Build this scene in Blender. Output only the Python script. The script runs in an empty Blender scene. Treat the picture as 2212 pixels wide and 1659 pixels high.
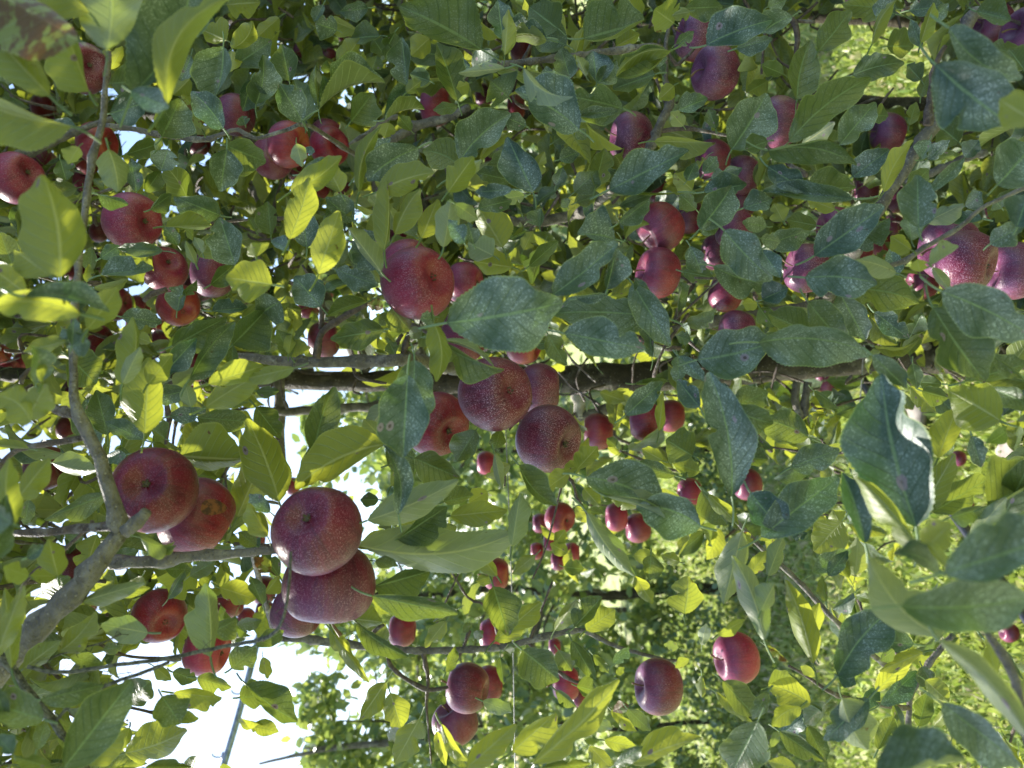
import bpy, math, random
import numpy as np
from mathutils import Vector, Matrix
random.seed(7); rng = np.random.default_rng(7)
C = bpy.context.scene.collection
sc = bpy.context.scene

# ---------------------------------------------------------------- camera (phone turned on its side: world up is picture left)
FP = 1703.0                       # focal length in units of a 2212 px wide picture
cam = bpy.data.objects.new('camera', bpy.data.cameras.new('camera')); C.objects.link(cam)
EYE = Vector((0, 0, 1.55))
cam.matrix_world = Matrix(((0, 1, 0, EYE.x), (0, 0, -1, EYE.y), (-1, 0, 0, EYE.z), (0, 0, 0, 1)))
cam.data.sensor_width = 36; cam.data.lens = 36 * FP / 2212
cam.data.clip_start = .02; cam.data.clip_end = 500
cam.data.dof.use_dof = True; cam.data.dof.focus_distance = .9; cam.data.dof.aperture_fstop = 7.5
sc.camera = cam

# ---------------------------------------------------------------- sky, sun, exposure
SUN_EL, SUN_AZ = math.radians(50), math.radians(52)     # azimuth from +Y (behind the trees) towards -X
w = bpy.data.worlds.new('World'); sc.world = w; w.use_nodes = True
nt = w.node_tree; bg = nt.nodes['Background']
sky = nt.nodes.new('ShaderNodeTexSky'); sky.sky_type = 'NISHITA'; sky.sun_disc = False
sky.sun_elevation = SUN_EL; sky.sun_rotation = -SUN_AZ
sky.air_density = 1.0; sky.dust_density = 1.3; sky.ozone_density = 1.0
nt.links.new(sky.outputs[0], bg.inputs[0]); bg.inputs[1].default_value = .135
sd = Vector((-math.sin(SUN_AZ) * math.cos(SUN_EL), math.cos(SUN_AZ) * math.cos(SUN_EL), math.sin(SUN_EL)))
sun = bpy.data.objects.new('sun', bpy.data.lights.new('sun', 'SUN')); C.objects.link(sun)
sun.data.energy = 5.0; sun.data.angle = math.radians(.5); sun.data.color = (1, .95, .86)
sun.rotation_euler = sd.to_track_quat('Z', 'Y').to_euler()
sc.view_settings.view_transform = 'Standard'; sc.view_settings.look = 'None'
sc.view_settings.exposure = 1.38; sc.view_settings.gamma = 1
sc.render.engine = 'CYCLES'
sc.cycles.max_bounces = 7; sc.cycles.transmission_bounces = 4; sc.cycles.diffuse_bounces = 3
sc.cycles.transparent_max_bounces = 4

# ---------------------------------------------------------------- helpers
CX, CY = 1106.0, 829.5
def P(x, y, d):                   # where a thing seen at (x, y) stands when it is d metres away along the view
    return Vector(((CY - y) / FP * d, d, EYE.z - (x - CX) / FP * d))
RX = np.array([0, 0, -1.0]); UX = np.array([1.0, 0, 0]); VX = np.array([0, 1.0, 0])   # picture right, picture up, away
def tag(o, label=None, cat=None, group=None, kind=None):
    if label: o['label'] = label
    if cat: o['category'] = cat
    if group: o['group'] = group
    if kind: o['kind'] = kind
    return o
def empty(name, loc=(0, 0, 0)):
    o = bpy.data.objects.new(name, None); C.objects.link(o); o.location = loc
    o.empty_display_size = .05; return o
def link(name, me, mat, parent=None):
    o = bpy.data.objects.new(name, me); C.objects.link(o)
    if mat: 
        me.materials.clear(); me.materials.append(mat)
    if parent is not None:
        o.parent = parent; o.matrix_parent_inverse = Matrix.Translation(-Vector(parent.location))
    return o
def mesh_from(name, co, quads=None, tris=None, smooth=True):
    me = bpy.data.meshes.new(name)
    nq = 0 if quads is None else len(quads); nt_ = 0 if tris is None else len(tris)
    me.vertices.add(len(co)); me.vertices.foreach_set('co', np.asarray(co, dtype=np.float32).ravel())
    parts = []
    if nq: parts.append(np.asarray(quads, dtype=np.int32).ravel())
    if nt_: parts.append(np.asarray(tris, dtype=np.int32).ravel())
    idx = np.concatenate(parts)
    me.loops.add(len(idx)); me.loops.foreach_set('vertex_index', idx)
    tot = np.concatenate([np.full(nq, 4, np.int32), np.full(nt_, 3, np.int32)])
    start = np.concatenate([[0], np.cumsum(tot)[:-1]]).astype(np.int32)
    me.polygons.add(len(tot)); me.polygons.foreach_set('loop_start', start); me.polygons.foreach_set('loop_total', tot)
    me.polygons.foreach_set('use_smooth', np.full(len(tot), smooth))
    me.update(calc_edges=True); return me
def attr(me, name, data, typ='FLOAT_COLOR'):
    a = me.attributes.new(name, typ, 'POINT')
    a.data.foreach_set('color' if typ == 'FLOAT_COLOR' else 'vector', np.asarray(data, dtype=np.float32).ravel())

def tube(pts, rad, seg=8, knob=0.0, seed=0):
    """swept tube: verts, quads"""
    r_ = random.Random(seed)
    pts = [Vector(p) for p in pts]
    # resample with Catmull-Rom
    out, rr = [], []
    n = len(pts)
    for i in range(n - 1):
        p0, p1, p2, p3 = pts[max(i-1, 0)], pts[i], pts[i+1], pts[min(i+2, n-1)]
        k = max(2, min(10, int((p2 - p1).length / max(.008, rad[i] * 1.3))))
        for j in range(k):
            t = j / k
            q = .5 * ((2*p1) + (p2-p0)*t + (2*p0-5*p1+4*p2-p3)*t*t + (3*p1-p0-3*p2+p3)*t**3)
            out.append(q); rr.append(rad[i] * (1-t) + rad[i+1] * t)
    out.append(pts[-1]); rr.append(rad[-1])
    if knob:
        for i in range(1, len(rr) - 1):
            if r_.random() < .3: rr[i] *= 1 + knob * (.7 + 1.3 * r_.random())
            out[i] = out[i] + Vector((r_.uniform(-1, 1), r_.uniform(-1, 1), r_.uniform(-1, 1))) * rr[i] * .16
    co, q = [], []
    up = Vector((.3, 1, .2)).normalized()
    m = len(out)
    for i in range(m):
        d = (out[min(i+1, m-1)] - out[max(i-1, 0)]).normalized()
        a = d.cross(up); a = a.normalized() if a.length > 1e-4 else Vector((1, 0, 0)); b = d.cross(a)
        for s in range(seg):
            th = 2 * math.pi * s / seg
            k = rr[i] * (1 + (knob * .25 * (r_.random() - .5) if knob else 0))
            co.append(out[i] + (a * math.cos(th) + b * math.sin(th)) * k)
    for i in range(m - 1):
        for s in range(seg):
            s2 = (s + 1) % seg
            q.append((i*seg+s, i*seg+s2, (i+1)*seg+s2, (i+1)*seg+s))
    # caps
    tris = []
    for base, c, flip in ((0, out[0], 1), ((m-1)*seg, out[-1], 0)):
        co.append(c); k = len(co) - 1
        for s in range(seg):
            s2 = (s+1) % seg
            tris.append((k, base+s2, base+s) if flip else (k, base+s, base+s2))
    return np.array([tuple(v) for v in co]), q, tris

class Bag:
    def __init__(s): s.co = []; s.q = []; s.t = []; s.n = 0; s.at = {}
    def add(s, co, q=None, t=None, **at):
        co = np.asarray(co, dtype=float)
        s.co.append(co)
        if q is not None and len(q): s.q.append(np.asarray(q) + s.n)
        if t is not None and len(t): s.t.append(np.asarray(t) + s.n)
        for k, v in at.items(): s.at.setdefault(k, []).append(np.asarray(v))
        s.n += len(co)
    def mesh(s, name, smooth=True):
        me = mesh_from(name, np.concatenate(s.co), np.concatenate(s.q) if s.q else None, np.concatenate(s.t) if s.t else None, smooth)
        for k, v in s.at.items(): attr(me, k, np.concatenate(v), 'FLOAT_COLOR' if k == 'lv' else 'FLOAT_VECTOR')
        return me

# ---------------------------------------------------------------- materials
class NB:
    def __init__(s, name):
        s.m = bpy.data.materials.new(name); s.m.use_nodes = True; s.t = s.m.node_tree
        s.b = s.t.nodes['Principled BSDF']; s.out = s.t.nodes['Material Output']
    def n(s, typ, **kw):
        nd = s.t.nodes.new('ShaderNode' + typ)
        for k, v in kw.items(): setattr(nd, k, v)
        return nd
    def l(s, a, b): s.t.links.new(a, b)
    def val(s, x, sock):
        if isinstance(x, (int, float)): sock.default_value = x
        elif isinstance(x, tuple): sock.default_value = x if len(x) != 3 or sock.type == 'VECTOR' else (*x, 1)
        else: s.l(x, sock)
    def math(s, op, a, b=None, c=None, clamp=False):
        nd = s.n('Math', operation=op); nd.use_clamp = clamp
        s.val(a, nd.inputs[0])
        if b is not None: s.val(b, nd.inputs[1])
        if c is not None: s.val(c, nd.inputs[2])
        return nd.outputs[0]
    def mix(s, f, a, b, mode='MIX'):
        nd = s.n('Mix', data_type='RGBA', blend_type=mode)
        s.val(f, nd.inputs[0]); s.val(a, nd.inputs[6]); s.val(b, nd.inputs[7]); return nd.outputs[2]
    def noise(s, vec, scale, detail=2, rough=.5, dim='3D'):
        nd = s.n('TexNoise', noise_dimensions=dim); nd.inputs['Scale'].default_value = scale
        nd.inputs['Detail'].default_value = detail; nd.inputs['Roughness'].default_value = rough
        if vec is not None: s.l(vec, nd.inputs['Vector'])
        return nd.outputs[0]
    def ramp(s, f, lo, hi, a=0.0, b=1.0):
        nd = s.n('MapRange', interpolation_type='SMOOTHSTEP'); s.val(f, nd.inputs[0])
        for i, v in enumerate((lo, hi, a, b)): s.val(v, nd.inputs[i + 1])
        return nd.outputs[0]
    def comb(s, x, y, z):
        nd = s.n('CombineXYZ')
        for i, v in enumerate((x, y, z)): s.val(v, nd.inputs[i])
        return nd.outputs[0]

def leaf_material(name, fine=True):
    B = NB(name)
    geo = B.n('NewGeometry'); back = geo.outputs['Backfacing']
    av = B.n('Attribute', attribute_name='lv'); al = B.n('Attribute', attribute_name='luv')
    sep = B.n('SeparateColor'); B.l(av.outputs['Color'], sep.inputs[0])
    hue, dust, brown, rnd = sep.outputs[0], sep.outputs[1], sep.outputs[2], av.outputs['Alpha']
    su = B.n('SeparateXYZ'); B.l(al.outputs['Vector'], su.inputs[0]); u, v, pale = su.outputs
    pos = B.n('TexCoord').outputs['Object']
    absv = B.math('ABSOLUTE', v)
    # vein pattern: midrib and side veins that sweep forward
    sv = B.math('FRACT', B.math('SUBTRACT', B.math('MULTIPLY', u, 8.5), B.math('MULTIPLY', absv, 1.7)))
    vein = B.ramp(B.math('ABSOLUTE', B.math('SUBTRACT', sv, .5)), .03, .11, 1, 0)
    vein = B.math('MULTIPLY', vein, B.ramp(absv, .75, 1.0, 1, 0))
    mid = B.ramp(absv, .025, .06, 1, 0)
    stalk = B.math('LESS_THAN', u, -.001)
    mid = B.math('MAXIMUM', mid, stalk)
    n1 = B.noise(pos, 55, 3)
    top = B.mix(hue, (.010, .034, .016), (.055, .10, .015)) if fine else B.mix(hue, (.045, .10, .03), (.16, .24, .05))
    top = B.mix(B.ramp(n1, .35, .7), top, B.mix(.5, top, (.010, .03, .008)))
    if fine:
        sp = B.noise(pos, 640, 2, .75)
        big = B.noise(pos, 38, 3)
        spk = B.math('MULTIPLY', B.ramp(sp, .53, .65), B.ramp(big, .33, .68, .12, 1))
        film = B.ramp(big, .25, .75, .06, .45)
        d = B.math('MULTIPLY', B.math('ADD', B.math('MULTIPLY', spk, .85), film), dust, clamp=True)
        top = B.mix(d, top, (.34, .41, .37))
        top = B.mix(B.math('MULTIPLY', mid, .75), top, (.19, .28, .13))
        top = B.mix(B.math('MULTIPLY', vein, .28), top, (.02, .05, .02))
    else:
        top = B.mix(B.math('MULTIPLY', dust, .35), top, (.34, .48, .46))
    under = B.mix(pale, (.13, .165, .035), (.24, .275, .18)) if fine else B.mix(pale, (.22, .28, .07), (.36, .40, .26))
    under = B.mix(B.ramp(n1, .3, .75, 0, .5), under, B.mix(.6, under, (.10, .15, .03)))
    if fine:
        under = B.mix(B.math('MULTIPLY', vein, .38), under, (.36, .42, .18))
        under = B.mix(B.math('MULTIPLY', mid, .8), under, (.42, .44, .20))
    if fine:
        edge = B.ramp(absv, .94, .99)  # lit rim of the blade, painted as a lighter margin
        top = B.mix(B.math('MULTIPLY', edge, .55), top, (.30, .38, .14)); under = B.mix(B.math('MULTIPLY', edge, .4), under, (.40, .44, .18))
    col = B.mix(back, top, under)
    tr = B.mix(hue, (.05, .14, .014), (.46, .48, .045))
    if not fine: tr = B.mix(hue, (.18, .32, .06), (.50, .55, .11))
    if fine:
        tr = B.mix(B.math('MULTIPLY', B.math('MAXIMUM', vein, mid), .45), tr, (.10, .16, .02))
        # scab and sooty blotches, each leaf its own
        bn = B.noise(pos, 75, 4, .6)
        bm = B.math('MULTIPLY', B.ramp(bn, B.math('SUBTRACT', .82, B.math('MULTIPLY', brown, .42)), B.math('SUBTRACT', .90, B.math('MULTIPLY', brown, .42))), 1.0)
        col = B.mix(B.math('MULTIPLY', bm, .85), col, (.10, .055, .018))
        tr = B.mix(bm, tr, (.16, .07, .01))
        # round pale-rimmed lesions on some leaves, in leaf coordinates
        vo = B.n('TexVoronoi', voronoi_dimensions='3D'); vo.inputs['Scale'].default_value = 1.0
        B.l(B.comb(B.math('MULTIPLY', u, 3.1), B.math('MULTIPLY', v, 1.25), B.math('MULTIPLY', rnd, 40)), vo.inputs['Vector'])
        vs = B.n('SeparateColor'); B.l(vo.outputs['Color'], vs.inputs[0])
        on = B.math('MULTIPLY', B.math('GREATER_THAN', vs.outputs[0], .74), B.math('GREATER_THAN', rnd, .3))
        dist = B.math('ADD', vo.outputs['Distance'], B.math('MULTIPLY', B.math('SUBTRACT', B.noise(pos, 260, 2), .5), .1))
        rim = B.math('MULTIPLY', B.ramp(dist, .15, .19, 1, 0), on)
        core = B.math('MULTIPLY', B.ramp(dist, .05, .10, 1, 0), on)
        les = B.mix(core, (.27, .22, .25), (.07, .045, .05))
        col = B.mix(B.math('MULTIPLY', rim, .85), col, les); tr = B.mix(rim, tr, (.08, .05, .03))
        # tiny dark flecks
        fl = B.n('TexVoronoi'); fl.inputs['Scale'].default_value = 95; B.l(pos, fl.inputs['Vector'])
        fs = B.n('SeparateColor'); B.l(fl.outputs['Color'], fs.inputs[0])
        fm = B.math('MULTIPLY', B.ramp(fl.outputs['Distance'], .07, .14, 1, 0), B.math('GREATER_THAN', fs.outputs[0], .86))
        col = B.mix(B.math('MULTIPLY', fm, .7), col, (.06, .04, .02))
    B.l(col, B.b.inputs['Base Color'])
    B.b.inputs['Roughness'].default_value = .42 if fine else .3; B.b.inputs['Specular IOR Level'].default_value = .35 if fine else .6
    tb = B.n('BsdfTranslucent'); B.l(tr, tb.inputs[0])
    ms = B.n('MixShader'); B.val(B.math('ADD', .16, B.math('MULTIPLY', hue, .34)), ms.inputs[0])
    B.l(B.b.outputs[0], ms.inputs[1]); B.l(tb.outputs[0], ms.inputs[2]); B.l(ms.outputs[0], B.out.inputs[0])
    if fine:
        bp = B.n('Bump'); bp.inputs['Strength'].default_value = .5; bp.inputs['Distance'].default_value = .0012
        h = B.math('SUBTRACT', B.noise(pos, 160, 3), B.math('MULTIPLY', B.math('MAXIMUM', vein, mid), .7))
        B.l(h, bp.inputs['Height']); B.l(bp.outputs[0], B.b.inputs['Normal']); B.l(bp.outputs[0], tb.inputs['Normal'])
    return B.m
M_leaf = leaf_material('apple_leaf'); M_far = leaf_material('distant_leaf_sunlit', False)  # distant leaves have the glare of the sun put into a brighter colour

def bark_material(name, a, b, c, sc_=60, gloss=.7):
    B = NB(name); pos = B.n('TexCoord').outputs['Object']
    n1 = B.noise(pos, sc_, 5, .65); n2 = B.noise(pos, sc_ * 5, 3); n3 = B.noise(pos, sc_ * .35, 3)
    col = B.mix(B.ramp(n1, .35, .65), a, b)
    col = B.mix(B.math('MULTIPLY', B.ramp(n3, .52, .66), B.ramp(n1, .4, .6)), col, c)
    col = B.mix(B.ramp(n2, .62, .72, 0, .7), col, (.02, .016, .012))
    vo = B.n('TexVoronoi'); vo.inputs['Scale'].default_value = sc_ * 3; B.l(pos, vo.inputs['Vector'])
    col = B.mix(B.ramp(vo.outputs['Distance'], .12, .2, .5, 0), col, (.34, .31, .25))
    B.l(col, B.b.inputs['Base Color']); B.b.inputs['Roughness'].default_value = gloss
    bp = B.n('Bump'); bp.inputs['Strength'].default_value = 1; bp.inputs['Distance'].default_value = .006
    B.l(B.math('ADD', n1, B.math('MULTIPLY', n2, .4)), bp.inputs['Height']); B.l(bp.outputs[0], B.b.inputs['Normal'])
    return B.m
M_trunk = bark_material('trunk_bark', (.026, .020, .012), (.055, .043, .024), (.11, .10, .07), 38)
M_bark = bark_material('branch_bark', (.075, .065, .055), (.16, .145, .12), (.26, .25, .22), 70)
M_grey = bark_material('grey_bark', (.085, .076, .064), (.17, .155, .13), (.20, .19, .15), 70)
M_twig = bark_material('twig_bark', (.05, .035, .028), (.12, .085, .065), (.17, .16, .15), 120, .55)
M_pale = bark_material('pale_bark', (.30, .28, .22), (.45, .42, .34), (.5, .48, .42), 60)
def plain(name, col, rough=.5, metal=0, nz=None):
    B = NB(name); pos = B.n('TexCoord').outputs['Object']
    c = B.mix(B.ramp(B.noise(pos, nz or 40, 3), .35, .65), tuple(x * .7 for x in col), tuple(min(1, x * 1.2) for x in col))
    B.l(c, B.b.inputs['Base Color']); B.b.inputs['Roughness'].default_value = rough; B.b.inputs['Metallic'].default_value = metal
    return B.m
M_wire = plain('galvanised_wire', (.22, .23, .25), .45, .7, 200)
M_pole = plain('pole_steel', (.20, .24, .30), .4, .6, 30)
M_black = plain('black_plastic', (.012, .014, .02), .3)
M_stem = plain('apple_stem', (.16, .10, .04), .6, 0, 300)
M_calyx = plain('apple_calyx', (.10, .085, .05), .85, 0, 300)
def twine_mat():
    B = NB('twine'); pos = B.n('TexCoord').outputs['Object']
    n = B.noise(pos, 240, 4, .7)
    B.l(B.mix(B.ramp(n, .35, .65), (.03, .032, .025), (.14, .14, .11)), B.b.inputs['Base Color']); B.b.inputs['Roughness'].default_value = .95
    bp = B.n('Bump'); bp.inputs['Strength'].default_value = 1; bp.inputs['Distance'].default_value = .002
    B.l(n, bp.inputs['Height']); B.l(bp.outputs[0], B.b.inputs['Normal']); return B.m
M_twine = twine_mat()

def apple_mat(name, deep, mid_, blush, dusty, blush_amt, spot=.5):
    B = NB(name); tc = B.n('TexCoord').outputs['Object']
    oi = B.n('ObjectInfo'); rnd = oi.outputs['Random']
    off = B.n('VectorMath', operation='ADD'); B.l(tc, off.inputs[0]); B.l(B.comb(B.math('MULTIPLY', rnd, 17), B.math('MULTIPLY', rnd, 9), 0), off.inputs[1]); p = off.outputs[0]
    # unit apple: radius 1, stem at +Z, calyx at -Z
    sx = B.n('SeparateXYZ'); B.l(tc, sx.inputs[0])
    ang = B.math('ARCTAN2', sx.outputs[1], sx.outputs[0])
    st = B.noise(B.comb(B.math('MULTIPLY', B.math('SINE', ang), 3), B.math('MULTIPLY', B.math('COSINE', ang), 3), B.math('MULTIPLY', sx.outputs[2], .45)), 3.2, 4, .65)
    n = B.noise(p, 1.1, 3)
    col = B.mix(B.ramp(B.math('ADD', B.math('MULTIPLY', st, .6), B.math('MULTIPLY', n, .5)), .4, .68), deep, mid_)
    # greenish orange ground colour near the eye and in patches
    eye = B.ramp(sx.outputs[2], -.9, -.25, 1, 0)
    pat = B.math('MULTIPLY', B.ramp(B.math('ADD', n, B.math('MULTIPLY', eye, .16)), .60, .82), blush_amt)
    col = B.mix(pat, col, blush)
    # lenticels
    vo = B.n('TexVoronoi'); vo.inputs['Scale'].default_value = 17; B.l(p, vo.inputs['Vector'])
    col = B.mix(B.ramp(vo.outputs['Distance'], .09, .17, spot, 0), col, (.56, .42, .42))
    # spray dust: short pale marks, strongest on the upward side
    sp = B.noise(p, 31, 3, .8); bigd = B.noise(p, 1.6, 2)
    nz = B.n('NewGeometry'); sn = B.n('SeparateXYZ'); B.l(nz.outputs['Normal'], sn.inputs[0])
    dd = B.math('MULTIPLY', B.math('MULTIPLY', B.ramp(sp, .54, .61), B.ramp(bigd, .3, .7, .3, 1)), dusty)
    col = B.mix(dd, col, (.62, .52, .58))
    # waxy bloom
    bl = B.math('MULTIPLY', B.math('MULTIPLY', B.ramp(bigd, .25, .7, .5, 1), B.ramp(sx.outputs[2], -.35, .75)), .42)
    col = B.mix(bl, col, (.24, .17, .33))
    col = B.mix(1.0, col, (.70, .50, .60), 'MULTIPLY')
    B.l(col, B.b.inputs['Base Color'])
    B.b.inputs['Roughness'].default_value = .34; B.b.inputs['Specular IOR Level'].default_value = .42
    B.b.inputs['Sheen Weight'].default_value = .03; B.b.inputs['Sheen Tint'].default_value = (.7, .72, 1, 1)
    B.b.inputs['Subsurface Weight'].default_value = .04; B.b.inputs['Subsurface Radius'].default_value = (.6, .12, .08); B.b.inputs['Subsurface Scale'].default_value = .1
    bp = B.n('Bump'); bp.inputs['Strength'].default_value = .12; bp.inputs['Distance'].default_value = .02
    B.l(B.noise(p, 14, 3), bp.inputs['Height']); B.l(bp.outputs[0], B.b.inputs['Normal'])
    return B.m
AM = {
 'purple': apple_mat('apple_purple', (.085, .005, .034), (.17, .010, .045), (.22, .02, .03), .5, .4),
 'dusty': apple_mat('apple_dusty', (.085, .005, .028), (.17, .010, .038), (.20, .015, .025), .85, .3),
 'dusty2': apple_mat('apple_dotted', (.10, .004, .016), (.20, .009, .024), (.26, .03, .02), .5, .5, .75),
 'rose': apple_mat('apple_rose', (.17, .008, .04), (.29, .018, .06), (.32, .06, .05), .6, .5, .6),
 'red': apple_mat('apple_red', (.15, .004, .018), (.28, .008, .028), (.34, .035, .02), .36, .5),
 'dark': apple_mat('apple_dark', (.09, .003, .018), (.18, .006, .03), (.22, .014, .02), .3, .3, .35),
 'orange': apple_mat('apple_orange', (.22, .011, .022), (.34, .03, .03), (.42, .15, .04), .25, .9),
 'russet': apple_mat('apple_russet', (.14, .010, .05), (.20, .03, .05), (.20, .16, .05), .5, 1.1, .8),
 'pink': apple_mat('apple_pink', (.28, .010, .034), (.42, .024, .06), (.46, .08, .05), .3, .4, .4),
}
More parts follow.
